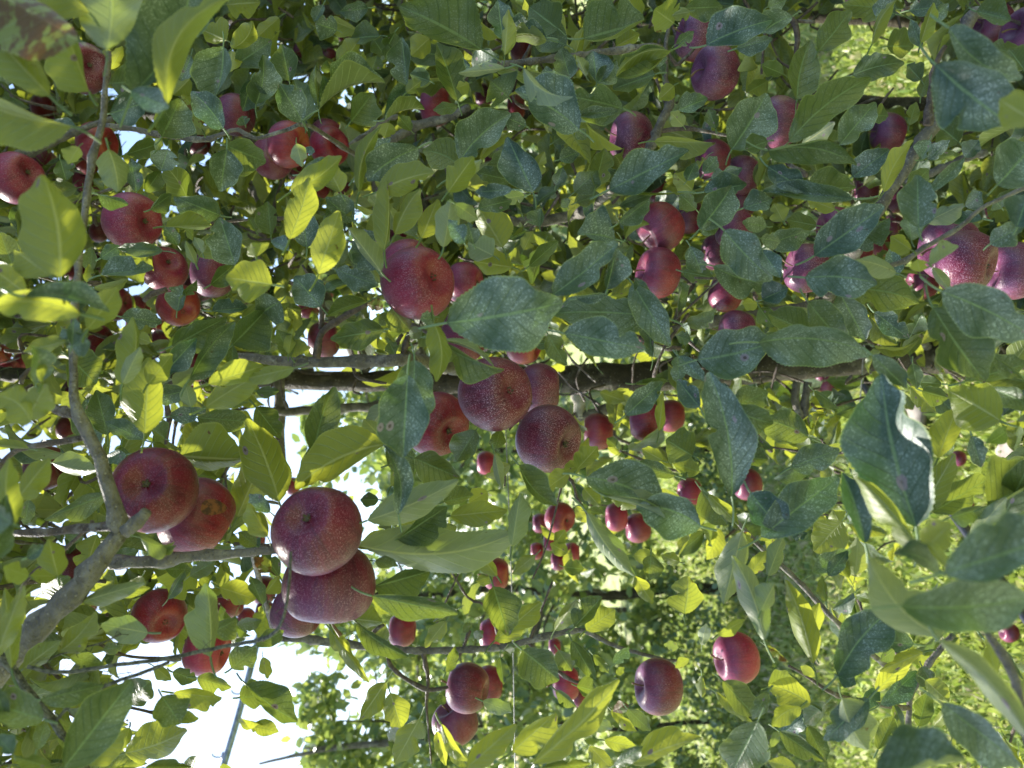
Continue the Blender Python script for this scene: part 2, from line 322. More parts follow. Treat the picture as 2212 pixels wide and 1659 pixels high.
LEAVES = '''
00 680 350 -250 -200 400 110 .42 B 0
00 430 830 -220 130 190 140 .44 Y 0
00 620 1090 -420 760 300 70 .46 Y -.05
00 770 110 350 -280 230 60 .46 Y 0
00 770 790 570 260 250 25 .5 Y 0
00 925 430 880 -380 240 260 .47 P .05
00 1150 800 1650 -300 330 170 .52 D .1
00 1450 900 2050 -60 170 110 .47 Y -.18
00 1130 790 1460 930 110 90 .46 D 0
00 1930 400 1850 870 60 230 .8 D -.05
00 1930 1110 1650 790 120 110 .78 D .05
00 1960 350 1750 260 70 150 .9 Y 0
00 1320 1320 1460 890 -60 0 1.0 Y 0
00 1400 1180 1560 850 110 200 .82 G 0
00 1740 1110 1570 820 70 80 .86 B .1
00 1960 1290 1900 1659 140 110 .78 D 0
00 1960 1260 2300 1400 110 180 .8 G 0
00 1450 1290 1390 1480 110 110 .9 D 0
00 1350 1300 1400 1190 40 30 .85 P 0
00 940 1290 1020 1659 100 130 .6 P -.05
00 680 1270 590 1420 50 90 .58 Y 0
00 520 1380 570 1560 90 70 .8 G 0
00 2000 420 2180 180 90 70 .9 Y .1
00 2040 560 2350 350 100 120 1.0 G 0
00 2170 690 2100 960 140 60 .85 D 0
00 2000 440 1990 620 90 60 1.0 Y 0
00 450 1060 650 1090 60 50 .9 D 0
00 1640 680 1500 820 90 60 1.2 Y 0
00 1650 480 1560 700 60 130 1.1 D 0
00 960 720 1240 700 130 110 1.2 G 0
00 950 980 1280 880 120 130 1.1 D 0
00 1100 1330 1380 1240 70 80 1.1 G 0
00 1180 1659 1130 1370 60 70 1.1 D 0
00 1260 1659 1390 1470 60 80 1.1 G 0
00 2120 1080 2090 1000 60 50 .8 D 0
00 1960 40 2250 20 130 110 1.2 Y 0
00 960 600 1060 400 60 40 1.1 Y 0
00 1100 610 1240 690 60 60 1.3 Y 0
10 1950 430 1240 50 120 300 .82 G .02
10 1740 870 1560 370 90 150 .86 G .02
10 540 960 520 560 60 0 .84 D 0
10 545 950 1120 720 240 -90 .8 D -.12
10 400 1050 200 720 110 130 .78 D 0
10 290 700 220 380 110 100 .95 G 0
10 0 900 60 470 100 150 .85 D .05
10 420 1050 330 680 60 140 .95 G 0
10 820 1050 1010 800 90 160 .9 G 0
10 1110 1040 1460 950 200 -40 .88 D -.1
10 1310 740 1260 320 140 50 .9 D 0
10 1500 330 1340 480 80 100 1.1 Y 0
10 700 260 510 200 110 90 1.0 D 0
10 970 70 720 100 90 60 1.1 D 0
10 720 590 900 330 90 60 1.1 Y 0
10 1070 310 820 330 50 120 1.1 G 0
10 900 270 610 160 100 40 1.2 Y 0
10 1200 280 1100 480 80 60 1.1 G 0
10 1000 600 1050 480 60 70 1.2 G 0
10 850 600 930 440 60 50 1.2 Y 0
10 580 40 500 190 30 60 1.2 D 0
10 1760 1390 2200 980 190 120 .78 D -.05
10 1930 1390 2212 1140 30 60 .78 Y -.1
10 1780 1460 1440 1300 130 140 .8 G .1
10 1400 1280 960 1560 170 140 .72 D .06
10 890 1659 1080 1090 70 60 .7 Y -.1
10 870 1520 1160 1190 110 90 .78 D 0
10 300 1659 740 1350 110 90 .66 Y .05
10 730 1659 590 1370 120 100 .68 Y 0
10 400 1500 700 1360 60 90 .7 D 0
10 1050 1659 1540 1490 130 110 .68 Y -.05
10 1660 1659 1880 1350 120 100 .64 Y 0
10 1640 1560 1950 1380 60 80 .66 P 0
10 2212 1640 1890 1659 60 60 .7 D 0
10 2180 840 2030 700 150 190 .9 G 0
10 2040 1050 1860 1000 120 60 .95 D 0
10 350 1240 400 1440 60 70 .75 P 0
10 420 1280 510 1310 30 40 .8 D 0
10 2130 340 2090 0 100 110 .85 D 0
10 2150 480 2180 80 40 80 .8 Y 0
10 1870 590 2100 480 110 90 1.0 D 0
10 2150 590 1750 630 40 60 .75 P 0
10 1730 600 1780 480 70 90 1.0 D 0
10 1840 720 1730 760 70 40 .8 Y 0
10 1300 800 1430 700 60 50 .85 Y 0
10 1500 700 1330 640 70 80 1.0 G 0
10 1740 920 1530 950 50 50 1.0 G 0
10 1340 1130 1230 1000 50 60 1.0 G 0
10 200 150 0 330 80 60 1.2 Y 0
10 560 600 660 590 60 30 1.0 G 0
10 1230 1659 1100 1480 50 50 .9 G 0
10 1150 1060 1110 1190 70 80 1.1 Y 0
10 1110 480 1010 330 70 70 1.2 G 0
10 1240 520 1130 380 80 70 1.1 G 0
10 2212 1300 2000 1560 90 90 .85 G 0
10 2212 1560 1900 1490 80 80 .85 G 0
20 620 330 1150 170 250 60 .82 G .02
20 400 250 150 60 170 160 .9 G 0
20 300 330 -80 380 0 150 .85 D .15
20 300 350 -60 370 60 100 .84 Y .12
20 470 390 170 260 120 140 .95 G 0
20 1680 390 2250 170 190 110 .78 D -.03
20 1940 420 2250 330 60 90 .85 D 0
20 1400 200 1230 80 130 160 .9 Y 0
20 1540 100 1380 130 60 40 .88 Y 0
20 1350 450 900 670 0 190 .8 G -.12
20 1370 440 900 660 90 40 .79 Y .15
20 1240 640 870 770 60 140 .95 G 0
20 580 1120 20 780 130 260 .72 D .05
20 100 590 530 830 20 130 .66 P .12
20 960 940 480 830 170 130 .76 G .02
20 560 1000 940 950 60 40 .76 D 0
20 730 710 700 440 90 150 .88 D 0
20 740 720 900 520 60 110 .88 D 0
20 500 680 420 400 90 80 .95 D 0
20 640 660 560 480 30 60 .86 P 0
20 330 740 300 570 70 60 .9 D 0
20 180 1659 -40 1180 170 120 .76 D 0
20 120 1090 -60 1010 80 70 .8 D 0
20 1430 1659 830 1700 10 10 .8 G 0
20 840 1640 1530 1300 190 130 .68 D 0
20 1900 1290 2200 800 160 210 .8 D .02
20 1230 1220 1760 1230 40 140 .9 Y 0
20 1440 950 1690 850 110 60 1.0 D 0
20 1400 740 1270 860 70 60 .9 Y 0
20 1480 1090 1370 970 60 60 .95 P 0
20 1660 1659 2030 1590 130 60 .8 D 0
20 1720 1540 1990 1450 60 80 .85 D 0
20 1660 1500 1770 1350 60 60 .9 D 0
20 1510 1560 1590 1400 50 70 .9 D 0
20 1760 1110 1700 940 60 50 1.0 G 0
20 2212 560 1990 780 60 140 1.1 G 0
20 2212 700 2030 800 80 60 1.0 G 0
20 500 620 620 230 70 60 1.0 Y 0
20 900 400 1100 290 110 50 1.0 Y 0
20 1850 300 2100 430 30 130 1.1 Y 0
20 1300 660 1230 500 20 60 1.0 G 0
20 1180 520 1340 500 50 60 .85 D 0
20 1420 380 1570 270 40 60 .85 D 0
20 720 1610 800 1280 80 100 1.0 G 0
20 410 1380 600 1300 70 60 1.0 D 0
20 550 1140 640 1200 60 40 .9 D 0
20 170 1560 280 1310 50 70 1.1 Y 0
20 380 1600 440 1440 50 60 1.1 D 0
20 540 1659 740 1470 90 110 1.0 G 0
20 1560 1640 1400 1500 80 90 1.0 Y 0
20 1200 680 1100 850 60 70 1.1 G 0
20 360 1230 520 1120 60 60 1.1 G 0
20 1560 1210 1250 1090 120 120 1.2 Y 0
20 1100 150 980 -60 60 80 1.1 Y 0
20 1500 70 1820 60 90 110 1.0 G 0
20 640 40 860 0 70 80 1.0 G 0
30 180 1230 890 670 160 130 .72 G -.05
30 620 1250 930 880 130 110 .82 D 0
30 290 1250 580 1060 60 90 .85 P 0
30 0 1300 770 1430 70 130 .7 G -.1
30 330 1640 760 1620 170 40 .74 G 0
30 0 1440 340 1659 100 90 .7 D 0
30 0 1220 -200 1290 60 100 .72 G 0
30 730 1530 1050 1290 110 90 .85 D 0
30 1000 1659 1260 1210 90 60 .74 Y -.05
30 1450 560 2100 1080 230 300 .5 D .02
30 1560 240 2200 680 150 110 .5 D .1
30 2300 1050 2000 860 150 140 .4 Y 0
30 1980 1600 2300 1250 200 150 .6 D 0
30 440 440 720 90 120 130 .95 G 0
30 250 860 370 350 90 150 .95 G -.05
30 210 140 -50 290 60 130 .85 D .05
30 730 650 1180 540 110 100 1.0 G -.05
30 900 380 1110 0 30 70 .85 Y -.1
30 1100 120 900 60 100 110 1.0 D 0
30 1320 370 1430 20 40 70 .8 Y 0
30 1330 410 1230 170 60 40 .85 D 0
30 1030 400 1260 400 140 90 1.0 G 0
30 1220 90 1530 50 90 60 1.0 D 0
30 1410 180 1560 30 50 60 .95 D 0
30 1800 100 2100 170 140 60 .7 G 0
30 1320 690 1200 560 60 90 1.0 G 0
30 1320 840 1380 640 50 60 1.0 G 0
30 1400 1210 1320 1380 40 90 .8 D 0
30 1380 1380 1570 1210 70 50 .8 D 0
30 1700 1360 1820 1210 90 60 .75 D 0
30 1400 1659 1700 1360 50 60 .7 D 0
30 1200 1650 1390 1460 80 100 .75 G 0
30 1650 1230 1470 1080 110 140 1.0 G 0
30 1220 1080 1280 880 50 50 .95 G 0
30 900 1000 1040 1000 90 60 1.0 G 0
30 1500 700 1480 880 60 70 .9 G 0
30 130 640 -60 560 60 70 .9 G 0
30 2212 600 2080 420 90 110 .8 G 0
30 2212 480 1900 400 60 80 .9 G 0
30 0 60 160 0 60 60 .9 D 0
30 1350 1380 1660 1330 60 30 .9 G 0
30 1510 1080 1680 1659 10 10 1 G 0
01 520 740 370 -150 280 210 .45 Y .05
01 430 720 120 500 130 80 .5 Y 0
01 210 910 950 1040 140 30 .44 D -.1
01 700 1060 -120 1000 150 90 .43 Y .12
01 760 1190 1020 820 110 110 .5 Y 0
01 230 880 -150 600 140 110 .5 Y 0
01 1430 300 1830 290 120 20 .8 Y 0
01 870 720 1330 660 140 30 .72 D 0
01 810 830 1110 750 40 60 .73 Y .1
01 850 20 1110 110 30 90 .75 D 0
01 1410 510 1010 490 60 60 .78 G 0
01 870 570 1030 460 60 60 .8 D 0
01 1530 1030 1580 800 110 40 .78 D 0
01 1580 890 1700 760 20 60 .77 G 0
01 1050 1080 1400 1130 90 80 .8 D 0
01 2350 800 1950 740 170 180 .6 Y 0
01 2212 560 2170 440 60 130 .6 Y 0
01 1050 1659 1150 1080 150 20 .58 Y .1
01 1060 1659 1210 1340 60 70 .56 P 0
01 1280 1659 1490 1400 110 90 .6 Y 0
01 1350 1640 1700 1260 80 110 .72 D 0
01 1490 1330 1960 1080 90 160 .82 G 0
01 1640 1620 2030 1120 60 130 .78 D -.05
01 2010 1320 2300 1020 90 230 .85 G 0
01 1800 1659 2280 1500 120 80 .6 Y 0
01 1830 1030 2140 1000 90 30 .9 D 0
01 2030 630 1900 220 160 120 .75 D 0
01 1820 800 2020 630 60 90 .8 G 0
01 1900 200 1500 40 160 100 .85 D 0
01 1720 560 1880 300 60 150 .85 Y 0
01 1690 620 1600 420 40 40 .75 P 0
01 1750 530 1680 390 30 50 .75 P 0
01 620 1330 780 1300 100 100 .5 D 0
01 620 1330 640 1090 40 60 .5 D 0
01 310 1659 260 1330 60 120 .46 D .1
01 360 1659 500 1400 50 30 .46 Y -.15
01 570 1290 200 1380 60 70 .55 Y 0
01 540 1180 620 1250 30 80 .55 D 0
01 600 1430 830 1659 160 160 .8 G 0
01 1300 150 1480 20 40 90 .9 G 0
01 1540 460 1420 300 50 60 .85 D 0
01 2212 340 2150 220 40 60 .9 G 0
01 1900 560 1800 400 80 90 .9 Y 0
01 780 690 800 470 70 40 .9 G 0
01 750 780 770 620 30 40 .85 G 0
01 110 640 0 350 60 90 .8 G 0
01 1300 1300 1170 1250 40 60 .85 Y 0
01 2000 1659 2010 1300 60 60 .9 G 0
11 290 410 460 -130 110 120 .62 Y .03
11 540 710 720 160 120 130 .62 Y 0
11 250 810 -230 460 20 20 2.5 Y 0
11 560 990 330 730 130 130 .85 D 0
11 1110 500 1130 -100 130 20 .68 Y .05
11 1200 370 1420 -30 60 130 .68 Y -.05
11 1430 400 1570 60 80 100 .7 Y 0
11 1080 690 800 310 40 120 .72 P 0
11 1040 670 830 420 110 50 .76 D 0
11 690 670 1060 810 90 110 .78 D 0
11 1620 480 1680 60 110 90 .64 P .02
11 1720 100 1920 240 60 70 .62 P 0
11 1800 440 1660 240 60 90 .62 D 0
11 1880 450 1830 260 50 70 .66 D 0
11 2050 550 1830 440 100 120 .72 P 0
11 1650 1130 2660 950 310 310 .56 D .02
11 1550 1080 1420 1100 70 60 .62 D 0
11 1100 1190 640 1270 130 110 .8 G 0
11 1050 1190 780 1100 120 20 .84 G 0
11 960 950 600 1080 30 90 .85 G .05
11 1530 1120 1560 1640 80 110 .64 Y -.1
11 1570 1290 2150 1530 30 190 .66 G .05
11 1590 1280 2060 1520 50 20 .655 P -.12
11 1370 1450 1350 2050 170 200 .6 D 0
11 330 1520 -120 1620 80 60 .6 Y 0
11 280 500 130 420 30 90 .7 D 0
11 600 210 730 0 20 90 .75 D 0
11 840 250 600 50 70 120 .74 D 0
11 820 210 680 0 60 60 .75 Y 0
11 440 480 400 150 120 110 .85 D 0
11 130 370 100 80 110 60 .9 G 0
11 1050 500 930 320 60 70 .85 D 0
11 2212 650 1880 600 90 130 .9 Y 0
11 2130 480 1920 130 90 170 .8 Y 0
11 1920 140 2212 70 90 70 .75 D 0
11 210 950 0 1100 150 140 .85 D .05
11 300 1420 180 1190 60 90 .85 G 0
11 280 1400 320 1180 50 40 .84 Y 0
11 1100 1000 960 970 40 60 .85 B 0
11 1170 1000 1330 1200 80 120 .8 G 0
11 980 1130 1170 1060 40 60 .85 D 0
11 560 920 500 740 50 60 .9 D 0
11 0 960 60 1350 0 150 .9 G 0
11 700 640 800 430 60 40 .95 G 0
11 1370 380 1260 250 60 70 .75 G 0
11 1150 1300 1200 1400 60 60 .9 G 0
11 1320 1230 1440 1200 50 60 .8 G 0
21 350 890 920 430 150 120 .62 D .02
21 820 840 900 480 30 160 .66 D 0
21 560 920 830 880 10 60 .66 D 0
21 910 400 540 300 20 20 1 G 0
21 890 410 560 370 60 230 .72 D .05
21 920 270 1190 60 30 110 .7 D 0
21 450 1220 1160 1360 190 130 .6 D 0
21 1250 1080 340 1050 190 150 .7 G .03
21 1040 790 1370 1330 110 130 .68 D 0
21 1180 960 1060 740 60 60 .69 D 0
21 1600 1450 2280 1290 200 190 .66 D .03
21 1620 320 1900 -60 130 150 .74 D .02
21 1640 360 1780 260 50 60 .73 D 0
21 1830 330 2250 760 150 160 .68 D .02
21 1740 640 2260 800 60 160 .72 D .05
21 1540 470 1640 700 70 90 .85 D 0
21 1480 690 1740 740 80 70 .95 G 0
21 980 410 1190 280 130 -40 .8 G -.1
21 1590 150 1450 20 80 60 .9 G 0
21 0 1300 -40 1290 5 5 1 D 0
21 240 300 250 140 110 30 .9 D 0
21 150 640 400 420 70 60 .95 G 0
21 830 850 990 520 60 60 .9 Y 0
21 100 500 180 340 60 60 1.2 Y 0
21 1430 1420 1440 1659 60 60 .75 D 0
21 1440 1420 1660 1640 70 60 .7 D 0
21 1540 1280 1420 1240 50 60 .9 G 0
21 1750 1659 1730 1560 50 60 .7 D 0
21 2200 300 1990 260 60 70 .8 D 0
21 2000 140 2250 60 120 70 .75 D 0
21 2130 960 1990 960 60 40 .9 Y 0
21 2140 1000 2260 1170 70 80 .8 G 0
21 1060 1659 1360 1640 40 20 .8 G 0
21 480 130 430 60 40 50 .9 D 0
21 560 90 760 20 80 60 1.1 G 0
21 160 1300 360 1320 30 50 .8 G 0
21 110 30 -100 60 60 60 .8 P 0
21 310 1230 470 1500 80 90 .75 G 0
31 400 550 1010 120 170 150 .66 D 0
31 700 420 1050 220 20 160 .7 D 0
31 320 740 950 790 170 160 .62 D -.05
31 0 470 370 340 80 120 .75 D -.05
31 -60 400 110 430 60 70 .7 D 0
31 650 850 1310 960 130 160 .7 G -.08
31 620 870 840 1280 110 150 .68 D 0
31 350 950 700 1330 140 130 .64 G .03
31 920 1040 1220 1270 90 90 .74 D 0
31 1430 1000 1880 1640 230 190 .56 G .02
31 1500 860 2300 1260 170 240 .52 D -.03
31 1300 310 1290 -150 150 130 .6 D 0
31 1240 420 1200 200 60 110 .64 D 0
31 1240 500 1060 380 90 60 .66 Y 0
31 1370 260 1690 100 60 100 .75 P 0
31 1400 640 1650 470 120 -20 .58 P 0
31 1420 650 1590 870 50 40 .58 P 0
31 1110 700 750 590 100 60 .64 P .05
31 1310 690 1290 580 60 60 .56 Y 0
31 2150 300 2250 20 150 100 .55 D 0
31 1920 450 2212 280 90 110 .65 D 0
31 -80 1300 890 1400 110 220 .62 D -.08
31 380 1230 0 1050 90 150 .75 G 0
31 -50 930 170 830 120 80 .7 D 0
31 -60 500 110 740 90 60 .66 D 0
31 900 1410 1200 1700 90 70 .56 D 0
31 1930 1400 2212 1620 20 70 .6 G 0
31 1700 1640 2250 1480 170 60 .65 G 0
31 740 60 -50 0 40 120 .7 D 0
31 100 1230 -100 1400 80 80 .7 G 0
31 1240 1230 1330 1040 60 90 .85 G 0
31 1850 230 1480 190 60 60 .75 D 0
31 580 150 340 60 60 60 .85 Y 0
31 420 290 160 240 80 80 .85 G 0
31 130 250 50 100 80 80 .85 Y 0
31 1700 120 1850 0 60 90 .75 D 0
31 2020 140 1950 60 60 60 .8 D 0
31 1100 740 1050 490 70 80 .8 D 0
31 1250 1480 1290 1700 60 60 .7 G 0
31 1500 1659 1300 1640 60 60 .8 G 0
02 1250 430 1290 -230 190 130 .62 Y 0
02 150 990 430 640 90 110 .52 Y 0
02 100 1250 80 640 90 110 .48 Y -.05
02 450 680 850 740 130 50 .7 P .05
02 1550 620 2120 640 290 100 .78 Y .03
02 2212 100 1500 100 20 20 2 Y 0
02 1780 200 2300 -100 90 120 .62 Y -.03
02 930 950 380 1170 120 60 .8 G 0
02 1210 1320 1510 1360 30 110 .62 P .12
02 1300 1460 1520 1390 20 60 .63 G 0
02 2050 1150 2300 550 130 150 .78 Y 0
02 2100 620 2260 430 30 120 .8 P 0
02 100 1200 -120 1040 240 60 .42 D .0
02 -40 1520 60 950 60 100 .42 D 0
02 500 1659 420 1340 110 90 .55 Y 0
02 230 1500 380 1390 60 50 .5 D 0
02 250 1659 30 1580 90 80 .5 Y 0
02 270 330 -50 100 140 130 .48 Y .1
02 230 310 400 0 100 130 .48 Y 0
02 250 560 -60 520 20 60 .6 Y 0
02 930 440 830 50 110 100 .85 G 0
02 1240 480 910 330 60 90 .8 D 0
02 1430 470 1300 380 60 110 .8 G 0
02 1470 280 1780 220 60 80 .85 D 0
02 1700 290 2190 330 90 110 .9 G 0
02 850 520 740 130 150 90 .9 D 0
02 1090 610 900 640 70 50 .8 D 0
02 1600 60 1340 120 80 80 .85 D 0
02 1650 200 1600 0 60 60 .8 P 0
02 840 1300 720 1659 60 120 .9 Y 0
02 720 1330 560 1300 60 80 .9 G 0
02 500 1659 260 1659 60 60 .6 Y 0
02 2212 1400 2060 1280 60 60 .8 G 0
02 1050 540 1000 800 110 60 .9 G 0
02 540 1659 300 1560 50 50 .9 G 0
02 250 1000 210 1220 60 60 .8 G 0
02 1640 1659 1860 1530 60 70 .9 G 0
02 1000 1490 1200 1440 50 60 .9 G 0
02 1430 1600 1660 1600 70 70 .9 G 0
12 1120 520 340 900 130 240 .68 Y .08
12 1310 -80 1270 640 185 215 .58 D 0
12 1120 500 930 300 90 70 .72 P 0
12 1230 1130 1090 520 50 110 .64 D .12
12 640 170 430 600 20 20 1 G 0
12 500 640 680 20 110 140 .74 G -.05
12 400 760 640 430 70 60 .78 G 0
12 200 1020 -80 300 190 160 .74 Y .03
12 960 1180 1750 830 130 130 .66 P .03
12 890 1395 2350 1230 230 180 .71 P .1
12 1220 1340 1650 1060 60 180 .72 G 0
12 1140 700 1370 600 200 200 .8 G 0
12 1170 880 1360 620 60 90 .82 Y 0
12 1370 640 1760 810 110 170 .78 G 0
12 1620 1020 1880 960 120 40 .76 G 0
12 1900 400 1730 670 90 130 .82 G 0
12 2110 400 2060 570 70 60 .8 G 0
12 2060 600 2130 910 50 40 .78 P 0
12 1680 1140 2170 1090 100 110 .82 Y 0
12 2000 930 1840 1020 80 80 .95 Y 0
12 880 1420 1280 1290 90 50 .75 Y 0
12 1030 1530 1230 1580 60 40 .7 G 0
12 570 640 900 500 60 60 .85 Y 0
12 1150 150 940 440 40 90 .8 P 0
12 120 1110 -60 950 60 60 .7 D 0
12 100 1320 -60 1030 110 60 .66 Y 0
12 0 200 210 470 110 90 .85 G 0
12 1240 1100 1060 1240 80 50 .75 P 0
12 1250 1280 1400 1160 80 40 .82 Y 0
12 130 1620 -20 1500 60 60 .7 B 0
12 0 60 200 60 40 60 .9 G 0
12 1700 1300 1660 1200 40 50 .85 G 0
12 2080 1659 1900 1440 70 50 .8 Y 0
12 2200 700 1980 800 60 60 1.0 Y 0
12 1060 1000 900 1000 60 60 .8 G 0
12 200 1659 60 1450 60 70 .85 G 0
22 640 820 1630 1240 20 20 3 G 0
22 640 810 1330 1140 220 90 .64 D -.1
22 820 970 1320 1160 130 20 .63 P -.05
22 1630 1230 1070 1060 230 130 .63 D .1
22 650 1110 1060 1659 110 70 .66 P .05
22 1900 970 1700 -120 150 220 .6 D .05
22 1770 0 1890 170 60 80 .7 D 0
22 1620 200 1430 -40 90 80 .68 D 0
22 980 270 1300 -20 90 100 .72 D 0
22 1270 410 1310 60 50 40 .75 Y 0
22 60 700 390 1050 150 40 .72 G .1
22 0 1400 70 940 70 110 .7 P 0
22 -20 740 -10 1090 10 10 1 P 0
22 590 700 440 750 60 60 .8 Y 0
22 560 740 740 540 100 60 .8 Y 0
22 500 760 290 910 70 90 .8 Y 0
22 2060 940 2350 1300 170 130 .62 D 0
22 1640 920 1860 1220 60 130 .75 G 0
22 1700 950 1960 1220 60 60 .7 Y 0
22 1990 1270 1830 1900 90 140 .7 P 0
22 2080 1400 1960 1290 60 60 .8 B 0
22 1870 230 2212 60 120 100 .7 G 0
22 1850 180 2260 340 100 150 .68 G .05
22 1910 620 2212 650 170 60 .75 G 0
22 1960 400 2260 560 40 90 .74 G 0
22 1560 620 1330 480 140 160 .85 G 0
22 1620 760 1380 680 60 100 .85 G 0
22 1410 790 1040 690 60 70 .8 G 0
22 1200 1480 1180 1700 110 60 .85 G 0
22 1050 1480 1250 1500 60 60 1.0 Y 0
22 1450 1540 1290 1480 50 60 1.0 Y 0
22 370 1380 460 1260 50 60 1.2 Y 0
22 480 1460 330 1380 60 60 1.2 Y 0
22 450 1580 620 1600 70 60 1.2 G 0
22 640 1100 790 1120 50 30 1.1 G 0
22 620 900 760 1060 70 60 1.2 Y 0
22 1100 1060 860 980 70 60 1.2 Y 0
22 2040 1659 2212 1440 60 60 .8 Y 0
22 760 70 980 150 60 60 1.5 Y 0
22 1300 660 1120 560 60 60 1.2 Y 0
22 900 540 820 470 40 50 1.2 G 0
22 200 1480 0 1640 60 60 1.1 Y 0
22 550 1060 640 1200 50 50 1.3 Y 0
32 1280 1230 980 -100 370 270 .5 D -.03
32 1290 450 1110 50 40 0 .52 Y 0
32 1330 1480 750 800 130 60 .46 Y .05
32 840 1380 640 760 80 120 .5 D .03
32 1480 1640 1070 1480 60 120 .42 D .1
32 1350 1440 1580 1200 120 110 .42 Y 0
32 1560 1590 1360 1350 30 60 .41 Y 0
32 2010 320 1560 60 210 200 .58 Y .02
32 1470 640 1640 180 130 80 .68 Y 0
32 1310 1130 1610 600 110 110 .66 Y 0
32 1420 1110 1950 790 120 110 .68 G 0
32 200 720 620 560 120 110 .7 D 0
32 -60 1320 610 800 190 160 .62 D 0
32 350 460 -60 300 150 130 .7 G .05
32 530 1659 370 1500 20 20 2 G 0
32 380 1640 720 1430 90 60 .7 D 0
32 520 1659 690 1440 60 60 .68 D 0
32 640 1190 400 1450 150 150 .75 Y 0
32 200 1290 340 1290 20 60 .75 D 0
32 400 60 620 210 20 70 .9 G 0
32 1900 1050 2350 850 330 20 .6 G 0
32 2030 1160 2300 600 120 140 .6 G 0
32 1580 1150 1930 1050 40 120 .6 D 0
32 1740 1330 2060 980 60 90 .58 P 0
32 1760 450 1840 720 80 60 .65 D 0
32 1920 30 2300 200 80 110 .6 G 0
32 1330 60 1560 120 60 100 .75 G 0
32 1230 20 1450 240 60 80 .8 Y 0
32 620 1200 560 1090 60 80 .85 Y 0
32 2060 640 1850 870 60 90 .75 G 0
32 1500 540 1600 600 60 60 .8 G 0
32 0 1659 140 1300 80 60 .72 P 0
32 1520 1630 2700 1260 300 150 .36 D 0
03 1820 700 1780 60 200 60 .62 P .03
03 1280 490 870 420 110 110 .62 P 0
03 1080 1530 1620 1330 180 120 .7 Y .03
03 1400 1040 1560 1280 150 130 .62 G 0
03 1500 1260 1720 1230 70 30 .63 G 0
03 730 1620 1080 1340 120 130 .6 Y 0
03 1250 1659 1660 1650 60 20 .6 G 0
03 550 1659 1140 900 200 180 .52 G 0
03 350 1070 900 940 60 110 .55 G 0
03 500 660 830 300 90 110 .6 Y .05
03 700 220 1250 60 60 90 .62 P 0
03 880 160 1300 100 60 60 .64 G 0
03 1820 500 2050 370 60 130 .66 G 0
03 1500 1010 1920 1050 50 120 .7 Y 0
03 2070 1050 2300 1000 130 100 .68 G .05
03 1700 880 2000 960 60 90 .75 G 0
03 600 700 900 760 60 50 .65 G 0
03 1100 1100 1300 900 140 110 .75 G 0
03 200 800 520 560 90 70 .6 Y 0
03 380 1240 -80 1100 110 170 .5 G 0
03 320 1500 400 1250 60 60 .6 G 0
03 110 1540 -40 1380 40 90 .45 D 0
03 450 1659 120 1560 60 60 .5 G 0
03 -40 720 200 80 90 90 .5 Y 0
03 100 800 40 100 60 90 .55 Y 0
03 60 480 230 480 30 50 .8 Y 0
03 1480 500 1150 0 30 30 3 Y 0
03 1450 200 1600 -60 30 60 .8 G 0
03 1230 0 1120 170 80 60 .7 Y 0
03 1900 100 2212 200 100 90 .7 Y 0
03 2000 800 2212 620 110 100 .75 G 0
03 1490 830 1700 900 60 70 .8 G 0
03 1330 780 1480 900 40 60 .9 Y 0
03 890 640 1060 610 50 50 .8 G 0
03 350 150 600 0 90 110 .75 G 0
03 2050 420 2260 380 40 70 .8 G 0
03 200 300 130 430 60 50 .8 Y 0
03 930 1180 850 1300 50 50 .8 G 0
03 -40 950 60 1300 60 80 .5 G 0
03 520 1240 640 1560 90 60 .6 G 0
03 1120 1310 1060 1500 40 60 .75 Y 0
13 -80 940 360 1260 170 60 .66 G .03
13 1000 170 1750 330 70 130 .64 G 0
13 1020 90 1500 -40 60 190 .74 G 0
13 1740 290 1530 400 20 60 .7 G 0
13 840 370 1090 400 120 60 .8 Y 0
13 640 460 850 760 60 70 .8 Y 0
13 680 510 980 920 40 60 .79 Y 0
13 870 400 1320 700 40 110 .72 G .05
13 1640 390 1460 620 60 70 .85 Y 0
13 1120 920 890 1250 100 80 .85 Y 0
13 1160 1010 1260 1330 120 100 .85 Y 0
13 1410 1240 1200 1620 120 110 .75 Y 0
13 1260 1330 1150 1430 60 70 .8 G 0
13 2050 90 2180 520 180 120 .8 G 0
13 1600 1280 1850 1600 40 60 .66 Y .1
13 1640 1400 1840 1659 60 70 .7 G 0
13 1820 1659 2250 1280 90 110 .55 Y 0
13 0 600 240 470 70 70 .7 G 0
13 60 250 -50 0 50 70 .7 G 0
13 80 150 200 0 30 90 .75 Y 0
13 1640 830 1720 610 30 60 .85 G 0
13 2140 640 2240 600 30 50 .9 G 0
13 2110 700 2140 940 60 40 .9 G 0
13 1790 490 1850 400 30 30 .9 G 0
13 1890 540 1960 470 40 40 .9 G 0
13 60 700 100 890 50 50 1.3 Y 0
13 190 640 230 830 30 30 1.3 Y 0
13 1960 1080 2212 1180 60 60 .85 P 0
13 1640 1050 1560 1090 40 40 .9 G 0
13 2050 0 1900 40 60 40 .95 G 0
13 1560 1340 1640 1640 50 50 1.0 Y 0
23 1490 330 1520 0 150 130 .78 Y .03
23 1490 330 1590 330 10 10 1 Y 0
23 180 1620 930 900 110 130 .58 Y .03
23 880 1659 1640 1580 20 20 1 Y 0
23 1030 1620 1640 1400 150 60 .62 Y -.03
23 880 1640 1130 1470 50 60 .6 G 0
23 1820 910 2120 1230 120 90 .68 G 0
23 1760 1000 2080 1260 20 60 .685 Y 0
23 -150 560 250 220 80 110 .9 Y 0
23 540 440 780 180 110 60 .85 G 0
23 370 470 560 200 50 90 .87 Y 0
23 640 470 890 290 120 90 .88 Y 0
23 90 640 410 900 130 170 .75 G 0
23 520 560 720 900 60 80 .8 G 0
